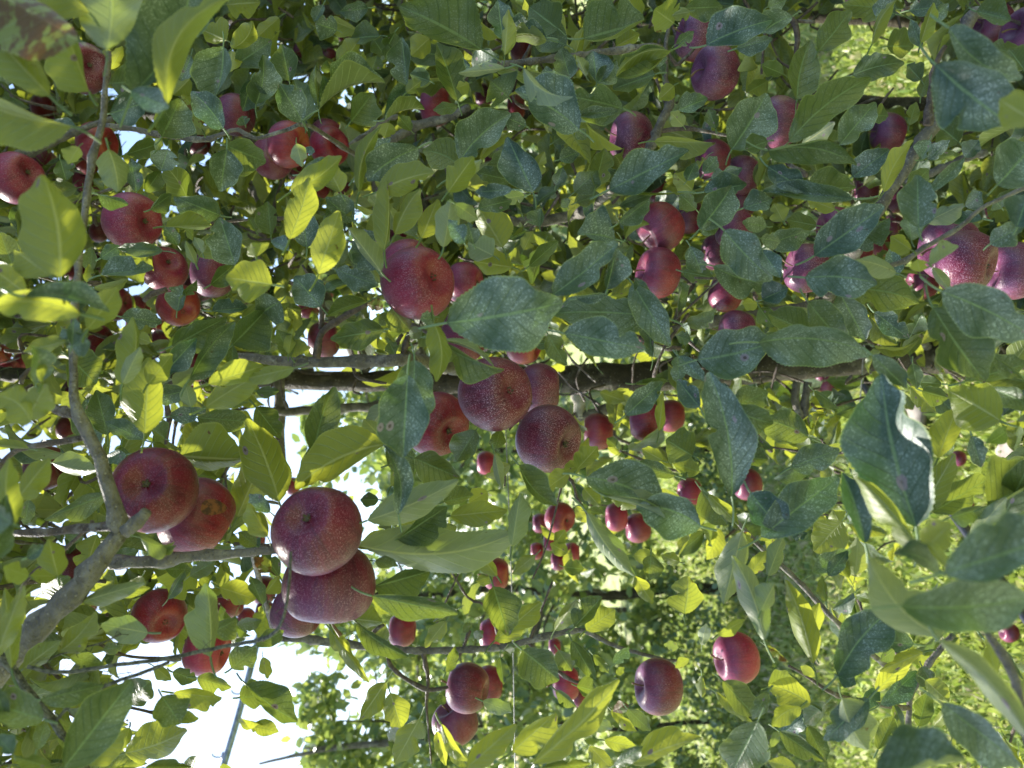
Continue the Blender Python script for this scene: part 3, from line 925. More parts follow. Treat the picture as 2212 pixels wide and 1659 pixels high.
23 400 640 520 820 60 80 .82 G 0
23 1840 1320 1900 1650 20 20 1 G 0
23 2120 1260 1900 1700 190 170 .62 G 0
23 2212 1000 2080 1240 60 60 .66 G 0
23 1000 1150 1200 1340 60 60 .72 G 0
23 1010 1120 870 1170 40 60 .75 B 0
23 1640 860 1640 1050 30 50 .8 Y 0
23 1530 720 1410 790 30 50 .8 Y 0
23 1640 600 1680 410 50 50 .75 P 0
23 1440 620 1310 590 40 40 .8 P 0
23 1780 510 2010 380 40 60 .72 Y 0
23 1950 20 2240 900 30 30 5 P 0
23 2180 560 1900 -180 110 110 .62 P .05
23 700 1200 0 1200 40 40 5 Y 0
23 0 1520 380 1180 70 160 .62 Y 0
23 250 1659 680 1620 40 60 .62 G 0
23 860 1160 1080 1340 30 60 .75 Y 0
23 640 1240 870 1320 60 60 .75 P 0
23 670 1470 850 1659 60 60 .75 Y 0
23 800 1420 1080 1480 60 60 .78 Y 0
23 1060 0 1220 240 60 60 .85 Y 0
23 880 760 1010 610 40 60 .85 D 0
23 700 680 840 840 40 40 .85 G 0
23 900 850 970 790 30 30 .85 G 0
23 560 950 740 1000 100 60 .8 G 0
23 380 990 560 1130 30 60 .8 G 0
23 900 540 930 460 20 20 1.1 Y 0
33 600 860 1060 290 170 190 .62 D -.05
33 610 870 760 940 60 60 .64 D 0
33 1260 590 860 560 80 120 .64 D 0
33 1640 300 880 -200 20 20 3 D 0
33 1500 530 880 -150 180 200 .44 P -.08
33 1150 260 2300 170 220 200 .38 D .03
33 1480 560 2300 1500 110 110 .4 P -.08
33 1620 480 1650 320 90 110 .4 P 0
33 920 1700 1720 1600 330 60 .38 D 0
33 1500 1100 2200 1640 110 200 .45 D 0
33 870 1060 480 1420 110 110 .6 D 0
33 640 1060 860 1500 200 110 .6 P .05
33 390 760 150 30 90 110 .68 Y .03
33 380 560 440 230 90 60 .75 Y 0
33 370 1110 0 950 130 110 .7 Y .08
33 280 1130 30 1300 90 60 .68 Y .1
33 500 1100 310 1280 60 80 .7 G 0
33 410 870 280 780 40 40 .75 Y 0
33 930 1000 1260 680 90 60 .72 Y 0
33 1340 660 960 820 60 60 .7 Y 0
33 970 1110 1290 820 60 110 .74 D 0
33 1360 900 1560 1090 90 60 .7 Y 0
33 1330 780 1420 950 60 90 .72 G 0
33 20 1480 90 1340 30 40 .6 P 0
33 100 1340 480 1600 60 90 .75 G 0
33 340 1300 500 1600 80 60 .75 G 0
33 100 1380 340 1160 90 90 .78 D 0
33 0 960 230 900 110 90 .8 G 0
33 850 1150 950 960 60 60 .8 D 0
33 950 1500 1090 1200 70 60 .75 G 0
33 1080 1100 1180 1340 40 40 .75 G 0
33 1300 1300 1380 1000 70 80 .75 G 0
33 1430 1300 1560 1150 30 60 .7 Y 0
33 980 220 750 170 40 40 .7 G 0
33 500 220 470 0 60 30 .65 G 0
33 1090 640 970 730 60 50 .72 P 0
33 1980 900 1880 500 60 60 .5 Y 0
33 380 640 180 200 20 40 .9 P 0
33 1880 560 2212 900 60 60 .7 G 0
33 -60 300 60 60 120 60 .6 P 0
33 -20 600 180 740 20 50 .65 B 0
33 240 1659 0 1600 60 60 .7 Y 0
'''
BRANCHES = '''
# name|depth or depths|label|pts x,y,w ...
trunk|2.0||2400,760,74 2200,765,72 1909,775,68 1500,806,66 1356,812,62 1200,818,60 1000,822,54 850,822,46 600,820,40 300,815,34 100,810,30 -300,800,22
branch|1.15||508,768,10 553,773,19 600,780,22 700,784,24 800,780,26 870,776,28 930,785,26@1.3 1000,800,26@1.7 1080,815,26@1.98
twig|1.13||684,775,16 690,730,14 705,708,15 728,695,16 760,675,13 795,655,11
twig|1.14||693,712,12 695,665,9 680,620,7 653,572,5
twig|1.15||848,770,14 860,735,9 870,722,7
twig|1.15||870,770,14 880,730,11 892,700,7
twig|1.17||763,792,8 768,810,7 790,820,7 835,828,5
branch|.62||236,110,8 228,190,11 222,260,14 208,310,15 195,370,15 188,430,14 178,500,14 170,570,14 162,680,15 160,760,16 160,830,18 163,875,22 187,930,28 215,990,28 240,1067,32 264,1145,38
twig|.63||165,900,14 140,890,22 110,880,18 70,875,10
twig|.63||182,945,14 130,955,15 88,960,14 38,972,12 5,1000,11 -30,1050,9
branch|.62||264,1145,34 230,1190,40 195,1240,43 112,1325,46 32,1412,48 -30,1480,56 -120,1560,60
stub|.6||268,1150,30 295,1128,28 317,1104,24
twig|.63||262,1135,20 235,1135,20 170,1143,18 100,1150,17 32,1152,14
branch|.7||225,1215,26 260,1215,26 350,1210,26 430,1200,22 553,1192,17 640,1184,14
branch|1.16||545,1192,12@.75 570,1290,13@.95 600,1374,13@1.16 640,1378,17 700,1386,17 800,1397,17 870,1404,15 950,1406,14 1030,1402,13 1090,1398,13 1139,1385,14 1200,1370,13 1261,1363,10 1326,1394,9 1406,1418,8 1450,1427,6 1481,1425,6
twig|1.16||1141,1392,8 1165,1330,6 1193,1257,4
twig|1.16||1142,1388,8 1170,1420,8 1228,1467,8 1266,1475,5
twig|1.16||913,1404,9 920,1440,10 925,1470,8 921,1520,6 925,1570,4 932,1650,3
twig|1.16||838,1400,4 842,1436,9 890,1475,9 928,1490,10 968,1484,7
twig|1.16||806,1396,7 808,1365,8 830,1350,6
twig|1.18||975,1450,3 1000,1400,7 1015,1362,8
twig|1.2||1085,1395,6 1050,1310,6 1010,1290,5 960,1205,5
twig|1.2||925,1402,6 950,1330,5 990,1240,4
branch|.95||226,270,10 280,278,11 345,290,13 437,302,12 480,290,9 515,280,8 553,299,8 628,278,9 668,272,9 760,330,11@1.3 900,420,15@1.7 1050,600,20@1.9 1150,780,22@2.0
branch|1.35||-60,370,22 0,345,20 42,335,20 112,307,18 175,280,14 260,250,10
branch|2.0||800,800,34 640,560,32 500,300,30 440,130,26@1.9 563,72,24 615,55,26 678,35,24 743,12,22 820,-20,20 900,-60,18
branch|1.4||753,312,5 790,290,8 828,262,10 860,250,8
branch|2.0||920,800,24 830,520,22@1.85 815,350,20@1.6 840,305,18@1.45 870,290,20 905,268,20 940,262,18 978,250,18 1000,238,16 1015,228,10
branch|1.0||1040,115,5 1075,135,10 1106,137,13 1193,127,14 1268,118,15 1331,110,15 1376,102,12 1425,100,9 1440,130,9@1.14
twig|1.0||1328,112,9 1325,90,4
twig|1.0||1376,300,1 1390,282,1
branch|1.15||1445,60,8 1438,100,9 1438,175,13 1448,215,20 1428,265,19 1408,312,19 1385,345,19 1330,400,20 1285,440,21@1.4 1243,462,23@1.5 1190,475,24@1.5 1106,482,22@1.5 1070,487,22@1.5 1000,500,20@1.7 900,540,20@1.85
twig|1.12||1442,110,7 1460,140,10 1475,130,8 1500,105,6
twig|1.15||1420,285,10 1476,277,10 1543,287,7 1600,300,4
twig|1.15||1418,170,7 1428,200,6 1436,222,5
branch|.88||2150,30,26 2105,30,26 2085,70,22 2110,130,18@.95 2085,185,20 2060,210,24 2044,228,26 2004,290,29 1970,340,29 1921,415,27 1885,470,27 1850,540,26@1.05 1800,620,26@1.4 1740,700,28@1.85 1690,770,30@2.0
twig|.86||2042,100,10 2030,120,11 2015,160,12 2010,205,12 2006,240,16 2004,270,20
branch|.72||2420,330,12 2300,380,9 2215,405,8 2171,425,8 2116,452,9 2071,492,10 1996,535,10 1956,563,12 1929,572,10 1900,580,8
branch|1.5||1443,716,20 1531,696,20 1600,685,20 1660,675,20 1740,660,18 1850,640,20@1.7 1950,690,22@1.85 2010,765,24@2.0
twig|1.5||1458,700,15 1468,670,13 1476,645,12 1500,615,8
twig|1.4||1380,728,10 1405,742,10 1443,752,10 1470,752,8
branch|1.95||1240,898,20 1270,895,22 1306,885,22 1366,863,20 1410,835,22
stub|1.95|pale bark stub|1248,845,26 1250,870,25 1253,905,24
twig|1.9||1322,885,11 1326,930,10 1331,945,8 1381,970,6 1400,1000,4
twig|1.9||1280,900,8 1310,930,7 1345,955,6
twig|.97||1195,1015,6 1236,1040,7 1246,1075,5 1266,1107,4 1290,1170,3
branch|.85||1560,1110,6 1593,1128,10 1640,1180,9 1719,1250,10 1765,1300,11 1809,1346,11 1880,1410,12@1.0 1963,1480,12@1.1
branch|.44||2129,1362,12 2145,1385,18 2159,1407,18 2191,1465,20 2212,1550,20 2230,1650,22
branch|1.1||1963,1590,12 1966,1510,12 1990,1460,12 2016,1420,12 2060,1370,12
twig|.95||1704,1438,6 1750,1465,7 1797,1497,9 1860,1515,10@1.0 1963,1530,11@1.1
branch|1.9||555,891,20 700,885,20 830,876,20 950,865,20 1060,850,20
branch|1.95||602,815,24 603,860,24 605,950,22 610,1060,18
branch|1.6||1722,825,16 1718,860,17 1724,890,17 1745,935,14
branch|1.6||1745,825,17 1740,860,16 1738,890,15 1746,935,10
branch|1.8||440,640,8 500,600,14@1.6 560,560,14@1.5 
twig|1.0||310,650,10 330,635,14 360,625,11
twig|1.0||360,870,9 365,905,10 358,960,7
branch|1.0||385,885,5 362,900,8
twig|.8||1100,930,4 1120,900,6 1150,870,4
twig|.9||1460,690,4 1560,600,5 1640,560,6 1700,580,6
twig|.78||1500,600,5 1560,600,6 1620,575,7
twig|1.1||1530,480,6 1570,450,5
twig|1.3||1460,80,5 1440,20,5
twig|1.15||1220,1022,4 1180,1180,4 1150,1250,4
twig|1.3||1090,1050,4 1093,1000,5
twig|.7||30,1330,8 60,1250,8 130,1195,9 200,1130,7
twig|.9||45,830,10 60,800,8 110,785,8
twig|.95||1656,50,6 1650,100,6 1645,160,5
twig|1.1||1695,30,12 1717,50,14 1722,90,12 1716,140,8
twig|1.1||1720,45,7 1760,47,8
twig|1.3||1880,260,5 1910,215,5 1930,190,4
branch|1.4||1955,395,9 2020,370,16 2090,340,17 2130,330,14
twig|1.4||2060,290,6 2100,270,7 2125,275,5
'''
APPLE_ROWS = '''
684,1144,190,-107,.8,purple,-,big dusty purple apple, eye turned up, upper of the stacked pair at lower left
712,1260,198,-88,-.1,purple,-,large maroon apple tucked directly under the big dusty purple one, string crossing its left edge
648,1312,130,20,.1,purple,-,purple apple peeping out at lower left behind the two large stacked apples
332,1057,180,-70,.93,dark,-,large dark red apple beside the grey forked limb, its eye facing the camera
427,1117,168,35,-.35,red,scar,red apple with a round brown scar, overlapped by the large dark apple at the fork
904,611,158,-12,.66,rose,-,large rosy apple with white specks just left of the broad blue-green leaf
885,578,126,-30,.2,rose,-,dull rose apple hidden behind the top of the large rosy apple in the middle
1005,612,92,0,.3,rose,-,smaller red apple wedged between the large rosy apple and the broad dusty leaf
1005,722,124,20,.1,dark,-,dark crimson apple mostly covered by the broad dusty leaf in the centre
1133,746,84,20,.3,orange,-,orange-red apple partly hidden below the broad dusty leaf in the centre
1186,948,147,16,.62,dusty,-,heavily speckled purple apple lowest in the central cluster under the trunk
1071,850,158,-13,.76,dusty,-,dusty crimson apple hanging in front of the trunk, left of the central cluster
1166,840,110,0,.1,dusty,-,crimson apple in front of the trunk, upper right of the central cluster
945,917,140,25,.7,red,-,red apple half covered by the upright dark leaf below the trunk
1546,156,112,5,-.3,dusty,-,dusty purple apple at upper right under the long pale-blotched leaf
1505,80,100,10,-.2,dusty,-,dusty mauve apple at the top, behind the one with the long blotched leaf
1363,297,106,4,-.15,dusty,-,dusty plum apple hanging alone to the left of the forked dark twig near the top
1377,372,76,0,0,purple,-,violet apple just showing between the dusty plum apple and a big dark leaf
1683,264,108,5,-.1,dusty,-,dusty crimson apple behind the long slanting dark leaf at upper right
1919,287,82,10,.1,purple,-,single plum apple in a gap left of the forked branch at upper right
2217,72,106,10,-.3,purple,-,dark violet apple cut by the right edge in the top right corner
2145,50,84,0,0,purple,-,purple apple behind its neighbour in the top right corner
1622,10,42,0,0,red,-,small bright red apple cut off by the top edge beside a dark twig
1845,-8,40,0,0,orange,-,orange-red apple barely visible at the top edge right of centre
1605,378,82,0,-.2,dusty,-,speckled violet apple behind a slim twig below the slanting dark leaf
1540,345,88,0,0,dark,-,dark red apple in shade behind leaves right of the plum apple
1420,412,56,0,0,red,-,red apple sliver behind the tip of a large speckled leaf
1427,489,106,-40,-.15,red,-,bright crimson apple, upper of the touching pair right of the pale green leaf
1422,590,108,10,-.2,red,-,crimson apple, lower of the touching pair right of the pale green leaf
1488,468,74,0,0,dark,-,dark crimson apple partly behind the upper apple of the touching pair
1378,468,50,0,0,dark,-,dark red sliver of apple left of the upper apple of the touching pair
1570,630,88,20,0,red,-,red apple hanging below the leaf with a large pale scab
1592,716,92,0,0,dusty,-,speckled purple apple sitting on the dark limb just above the trunk
1585,492,90,0,0,purple,-,violet apple behind the stem of the pale-scabbed leaf
1547,545,74,0,0,dusty,-,dusty purple apple in shade left of the pale-scabbed leaf
1600,430,82,0,0,dark,-,dark maroon apple under an overhanging leaf right of the crimson pair
1867,413,66,0,0,dark,-,dark red apple left of the forked branch near the right side
1937,428,62,0,0,dark,-,dark crimson apple half behind the forked branch near the right side
1928,487,50,0,0,rose,-,pink-red sliver of apple between two leaves below the forked branch
1806,492,88,0,0,rose,-,dusty rose apple rising above the dark leaf with two black spots
1742,580,104,10,0,dusty,-,speckled maroon apple behind leaves left of the dark leaf with two black spots
1850,542,72,0,.1,red,-,red apple in shade beneath the dark leaf with two black spots
1905,530,50,0,.5,orange,-,small orange-red apple showing its eye near the right-hand slim twig
2088,567,133,20,.68,dusty,-,dusty red apple with dark eye, in front at the right, dry leaf against it
2053,538,134,0,-.1,dusty,-,very dusty purple apple behind the slim grey twig at the right
2192,585,122,0,.1,dusty,-,dusty red apple cut by the right edge beside the one with the dark eye
1993,612,72,0,0,red,-,plain red apple low behind the dry leaf at the right
1785,825,48,0,0,rose,-,small pink apple peeping below the trunk near the right
287,478,122,5,.4,rose,-,freckled rose apple with its eye to the right, at upper left near the slim shoot
355,580,98,-34,.7,rose,-,muted pink apple with an open dark eye in the left cluster
403,560,44,0,0,rose,-,pink apple sliver behind the muted pink apple with the open eye
460,592,100,0,0,purple,-,violet-red apple left of the bright yellow-green leaf
432,617,68,0,0,dark,-,brownish red apple under the violet one in the left cluster
386,660,90,42,.6,orange,-,red and orange apple with a small leaf across it, under the muted pink apple
248,655,76,0,0,rose,-,freckled russet red apple beside the folded leaves at the left
300,663,52,0,0,rose,-,small dull red apple between the russet apple and a dark leaf at the left
210,738,76,0,.1,red,-,red apple with pale freckles hanging behind the slim upright shoot at the left
302,700,58,0,0,red,-,red apple sliver beneath a dark dusty leaf at the left
342,704,34,0,0,orange,-,tiny orange-red apple edge at left above a violet apple
348,738,50,0,0,purple,-,small speckled violet apple at left between two dark leaves
428,790,66,0,0,red,-,plain red apple behind a folded dark leaf, above the left end of the trunk
435,835,50,0,0,orange,-,brownish orange apple just under a plain red one at the left end of the trunk
0,765,46,0,0,orange,-,brown-orange apple cut by the left edge
20,795,42,0,0,rose,-,pink apple near the left edge, left one of two small ones
50,782,42,0,0,rose,-,pink apple near the left edge, right one of two small ones
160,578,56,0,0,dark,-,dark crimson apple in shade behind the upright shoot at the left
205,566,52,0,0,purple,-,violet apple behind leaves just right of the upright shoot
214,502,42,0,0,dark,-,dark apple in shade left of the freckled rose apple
38,385,112,-20,.35,rose,-,rosy apple at the left edge with its eye to the right
97,352,56,0,0,rose,-,pink apple behind the rosy one at the left edge
132,317,30,0,0,rose,-,small pink apple above the rosy one near the left edge
96,295,46,0,0,dark,-,dark maroon apple over a dark limb near the left edge
182,147,104,5,.68,dusty,-,dusty purple apple half behind a yellow leaf at the top left
98,232,60,0,0,red,-,red apple sliver under a large yellow leaf at the top left
211,310,90,0,.1,orange,-,red-brown apple crossed by the slim upright shoot at upper left
187,347,60,0,.1,orange,-,orange apple under the red-brown one behind the upright shoot
188,394,60,0,0,rose,-,rose apple lowest behind the upright shoot at upper left
510,248,88,0,0,purple,-,violet and dark red apple between grey leaves at upper left
428,308,56,0,0,dark,-,dark purple apple behind the thin grey branch at upper left
590,341,90,3,.7,russet,-,mottled purple-green apple with its eye showing, upper left of centre
624,312,98,10,.2,orange,-,russet orange apple behind the pair with visible eyes near the top
640,368,44,0,0,red,-,red apple sliver between a mottled apple and a leaf tip
712,316,86,8,.66,red,-,glossy red apple with pale dots and a dark eye near the top
707,298,78,0,0,dark,-,dark crimson apple behind the glossy red one near the top
942,230,82,0,.1,orange,-,orange-red apple behind a hanging dark leaf at the top middle
1045,205,48,0,0,purple,-,mauve apple partly hidden right of a thin dark twig at the top middle
1115,232,52,0,0,orange,-,orange-red apple sliver above a broad dark leaf at the top middle
1070,358,60,0,0,rose,-,rose apple beneath a curled dark leaf in the upper middle
1125,100,62,0,0,dark,-,dark crimson apple beneath a curled yellow-green leaf at the top middle
1138,32,34,0,0,red,-,red apple sliver near the top edge beside a hanging leaf
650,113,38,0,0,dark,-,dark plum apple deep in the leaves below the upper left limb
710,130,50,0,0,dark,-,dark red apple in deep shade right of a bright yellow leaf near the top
680,172,34,0,0,red,-,tiny red apple above a speckled grey leaf near the top
742,80,26,0,0,red,-,tiny red apple below the upper left limb
862,508,54,0,0,dark,-,dark rose apple above the dull rose one in the middle
908,440,50,0,0,dark,-,dark crimson apple behind upright yellow leaves in the middle
690,405,66,0,0,orange,-,orange-red apple behind the large yellow leaves left of the middle
728,518,38,0,0,orange,-,orange apple edge between two yellow leaves left of the middle
750,410,46,0,0,rose,-,rose apple sliver behind grey leaves left of the middle
700,735,78,0,0,dark,-,dark red apple split by an upright twig above the trunk
668,665,54,0,0,orange,-,orange-red apple with a small leaf on it, above the trunk at left
703,628,42,0,0,orange,-,dull orange apple beside the upright twig left of the large rosy apple
1392,738,32,0,0,orange,-,tiny orange apple at a broken twig just above the trunk
150,925,56,0,0,dark,-,dark magenta apple left of the near limb
100,1010,94,0,0,dark,-,dark red apple behind a green leaf left of the near limb
165,845,60,0,0,dark,-,dark apple sliver behind the upright near limb
165,1228,90,0,0,dark,-,dark maroon apple just above the thick grey limb at lower left
345,1331,112,13,.72,red,-,deep pink-red apple with dark eye at lower left, below the horizontal branch
495,1297,76,0,0,red,-,red apple under green leaves at lower left
570,1275,62,0,0,dark,-,dark red apple left of the purple trio at lower left
573,1322,48,0,0,dark,-,small maroon apple left of the purple trio at lower left
532,1334,42,0,0,red,-,small red apple in a tangle of twigs at lower left
448,1404,108,10,.1,pink,-,pink apple lit from behind, under the dark twine at lower left
195,1310,30,0,0,rose,-,tiny rose apple behind the thick grey limb at lower left
870,1361,72,0,0,red,-,red apple just above the lower horizontal branch
1062,1370,66,0,0,pink,-,pink-red apple beside the wire on the lower branch
1072,1240,70,0,.1,orange,-,orange-red apple left of the wire, below the long pale leaf
1011,1486,104,5,.25,dusty2,-,maroon dotted apple on top of the hanging trio at the lower middle
1057,1477,74,0,.1,red,-,bright red apple at the right of the hanging trio at the lower middle
984,1561,98,60,-.2,dusty2,-,dark maroon apple lowest of the hanging trio at the lower middle
1423,1483,116,6,-.14,dusty2,-,round deep red dotted apple hanging against the bright grass at lower right
1591,1421,108,-5,-.16,pink,-,sunlit pink-red apple at the branch end at lower right
1222,1475,74,0,0,pink,-,pink-red apple behind leaves right of the wire near the bottom
1250,1507,38,0,0,red,-,small red apple under the pink-red one near the bottom
1198,1396,34,0,0,red,-,small red apple at the lower branch fork right of the wire
1293,932,78,0,.1,orange,-,orange-red apple below the trunk behind a dark side branch
1395,910,84,0,.3,red,-,red apple right of the dark side branch below the trunk
1450,898,70,0,0,orange,-,orange apple behind the red one below the trunk
1490,1065,64,0,0,pink,-,pink-red apple left of a long dusty upright leaf, lower right
1615,1046,68,0,-.1,red,-,crimson apple with a smooth skin right of a long dusty upright leaf
1210,1119,68,15,.7,orange,-,orange-red apple with a dark eye, largest of the little cluster right of the wire
1168,1130,42,0,0,red,-,small red apple left of the little cluster right of the wire
1188,1172,36,0,0,pink,-,small shiny pink apple in the middle of the little cluster
1160,1190,36,0,0,orange,-,small orange apple at the left bottom of the little cluster
1236,1193,42,0,0,pink,-,pink apple at the right of the little cluster
1206,1212,40,0,0,red,-,small red apple lowest in the little cluster
1332,1117,60,0,0,pink,-,pink apple with a bright sunlit edge right of the little cluster
1379,1140,64,0,0,orange,-,orange-pink apple behind the broad dark leaf, right of the little cluster
1050,1000,50,0,0,pink,-,small pink apple in sunlit leaves left of the wire under the central cluster
632,1050,38,0,0,red,-,small red apple behind the top edge of the big dusty purple apple
556,1166,40,0,0,rose,-,small rose apple left of the big dusty purple apple
2180,1366,42,0,0,red,-,small red apple low at the right edge behind blurred leaves
2135,456,38,0,0,orange,-,tiny orange apple above the right-hand slim twig
2070,990,34,0,0,red,-,tiny red apple between pale undersides of leaves at the right
2086,1090,34,0,0,red,-,tiny red apple against bright grass at the right
'''

# ---------------------------------------------------------------- leaf geometry
NU, NV = 60, 4                       # steps along the blade, steps across each half
def make_leaf(base, tip, across, normal, wl, wr, bow=0.0, arch=.06, curl=.35, wav=.03, rn=None, nu=NU, nv=NV, petiole=.25, prad=.0008, serr=.02, want=None, twist=0.0, tipc=0.0):
    """numpy leaf. base, tip: points; across: unit vector towards the right half; normal: unit vector the upper face looks along.
    wl / wr: (half width, opening angle) per side. returns co, quads, luv"""
    base, tip = np.array(base), np.array(tip); Lv = tip - base; L = np.linalg.norm(Lv); t = Lv / L
    u = np.linspace(0, 1, nu + 1)
    prof = np.sin(np.pi * np.clip(u, 0, 1) ** .82) ** .72 * (1 - .45 * np.clip((u - .80) / .2, 0, 1) * (1 - np.clip((u - .80) / .2, 0, 1)) * 2)
    prof[0] = prof[-1] = 0.0; prof /= prof.max(); prof0 = prof
    mid = base + np.outer(u, Lv) + np.outer(bow * L * 4 * u * (1 - u), across) + np.outer(arch * L * np.sin(np.pi * u * rn[5]), normal)
    rows = []; luv = []
    tw_ = twist * (rn[7] - .5) * 2 * (u - .35); ca_, sa_ = np.cos(tw_)[:, None], np.sin(tw_)[:, None]
    acr = ca_ * across + sa_ * normal; nrm = ca_ * normal - sa_ * across
    mid = mid - np.outer(tipc * L * np.clip((u - .55) / .45, 0, 1) ** 2 * rn[6], normal)
    ph = rn[:4] * 6.28
    for side, (hw, th0) in ((-1, wl), (1, wr)):
        pts = []; prev = mid
        prof = prof0 * (1 + .10 * np.sin(u * 7 + ph[2] * side) + .06 * np.sin(u * 15 + ph[3] + side)) if nu > 10 else prof0
        if nu > 10 and ((rn[6] * 13.7 + side * .31) % 1) > .72:      # a bite out of the margin
            c_ = .25 + .55 * ((rn[7] * 7.3 + side * .2) % 1); prof = prof * (1 - (.22 + .35 * rn[2]) * np.exp(-((u - c_) / (.035 + .07 * rn[1])) ** 2))
        seglen = hw / nv
        for j in range(1, nv + 1):
            vj = j / nv
            th = th0 + curl * (vj - .3) * (.5 + .9 * rn[4])
            k = prof * seglen
            step = (k * math.cos(th) * side)[:, None] * acr + (k * math.sin(th))[:, None] * nrm
            prev = prev + step
            q = prev.copy()
            wv = wav * L * vj ** 2 * (np.sin(u * 9 + ph[0] + side) + .6 * np.sin(u * 17 + ph[1] * side))
            q = q + np.outer(wv * np.minimum(1, prof * 2), normal)
            if j == nv and serr:
                z = np.where(np.arange(nu + 1) % 2 == 0, serr, -serr * .6) * hw
                q += np.outer(z * side * math.cos(th) * (prof > .05), across)
                q += np.outer(-z * .7, t)
            # pull the side veins forward
            q += np.outer(prof * vj * .06 * L, t)
            pts.append(q)
        if want is not None and want[0 if side < 0 else 1] is not None:
            m_ = max((np.abs((q_ - mid) @ across)).max() for q_ in pts); f_ = min(2.4, max(.75, want[0 if side < 0 else 1] / max(m_, 1e-5)))
            pts = [q_ + np.outer(((q_ - mid) @ across) * (f_ - 1), across) for q_ in pts]
        rows.append(pts)
    cols = rows[0][::-1] + [mid] + rows[1]
    vs = [-(nv - i) / nv for i in range(nv)] + [0] + [(i + 1) / nv for i in range(nv)]
    co = np.stack(cols, 1); nc = 2 * nv + 1
    luv = np.zeros((nu + 1, nc, 3)); luv[:, :, 0] = u[:, None]; luv[:, :, 1] = np.array(vs)[None]
    i = np.arange(nu)[:, None] * nc + np.arange(nc - 1)[None]
    q = np.stack([i, i + 1, i + nc + 1, i + nc], -1).reshape(-1, 4)
    co = co.reshape(-1, 3); luv = luv.reshape(-1, 3)
    # winding so that the front face looks along `normal`
    if np.dot(np.cross(across, t), normal) < 0: q = q[:, ::-1]
    # petiole: three-sided tube running back from the base
    if petiole:
        a = np.cross(t, normal); n0 = len(co); k = 5
        pl = petiole * L
        s = np.linspace(0, 1, k)
        cen = base - np.outer(s * pl, t) + np.outer(.28 * pl * s ** 2 * (rn[3] - .5) * 2, a) - np.outer(.22 * pl * s ** 2, normal)
        ring = []
        for c3 in range(4):
            an = c3 * math.pi / 2
            ring.append(cen + prad * (math.cos(an) * a + math.sin(an) * normal))
        pc = np.stack(ring, 1).reshape(-1, 3)
        pq = [(n0 + r*4 + c3, n0 + r*4 + (c3+1) % 4, n0 + (r+1)*4 + (c3+1) % 4, n0 + (r+1)*4 + c3) for r in range(k-1) for c3 in range(4)]
        co = np.concatenate([co, pc]); pl_uv = np.zeros((len(pc), 3)); pl_uv[:, 0] = -.2; luv = np.concatenate([luv, pl_uv]); q = np.concatenate([q, np.array(pq)])
    return co, q, luv

PAR = {   # hue, dust, brown, pale, upper face towards the camera?
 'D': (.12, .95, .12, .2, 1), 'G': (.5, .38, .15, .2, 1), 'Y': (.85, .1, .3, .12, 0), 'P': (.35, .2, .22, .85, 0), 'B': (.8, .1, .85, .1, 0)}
def seen_leaf(bx, by, tx, ty, wl, wr, d, typ, bow):
    """a leaf seen from (bx,by) to (tx,ty), widths wl / wr as seen, d metres away"""
    r = rng.random(8); hue, dust, brown, pale, up = PAR[typ]
    dz = (r[6] - .5) * .035
    b = np.array(P(bx, by, d + dz)); t = np.array(P(tx, ty, d - dz))
    s = d / FP
    dx, dy = tx - bx, ty - by; Lp = math.hypot(dx, dy); nx, ny = -dy / Lp, dx / Lp
    across = nx * RX - ny * UX
    hw = max(abs(wl), abs(wr), .20 * Lp) * s * 1.03
    view = np.array(P((bx + tx) / 2, (by + ty) / 2, 1.0)) - np.array(EYE); view /= np.linalg.norm(view)
    across = across - np.dot(across, view) * view; across /= np.linalg.norm(across)
    normal = -view if up else view
    def side(w):
        c = max(-1, min(1, w * s / hw)); th = math.acos(c)
        if w < 0: return (hw, th if up else -th)
        # halves of an upper face rise towards the viewer; an underside falls away
        return (hw, (th * .95) * (1 if up else 1))
    curl = .15 + .75 * r[7] ** 1.5
    co, q, luv = make_leaf(b, t, across, normal, side(wl), side(wr), bow, arch=(r[0] - .35) * .2, curl=curl, wav=.026 + .045 * r[1] ** 2, rn=r, petiole=.26, prad=.0009, twist=.7, tipc=.14,
                            want=[abs(w_) * s * 1.12 if w_ > 25 / 4 else None for w_ in (wl, wr)])
    luv[:, 2] = np.clip(pale + (r[2] - .5) * .3, 0, 1)
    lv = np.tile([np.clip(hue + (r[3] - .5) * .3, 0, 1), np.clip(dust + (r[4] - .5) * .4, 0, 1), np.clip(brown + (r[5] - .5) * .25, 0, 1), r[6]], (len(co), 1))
    return co, q, luv, lv, Lp * (abs(wl) + abs(wr))

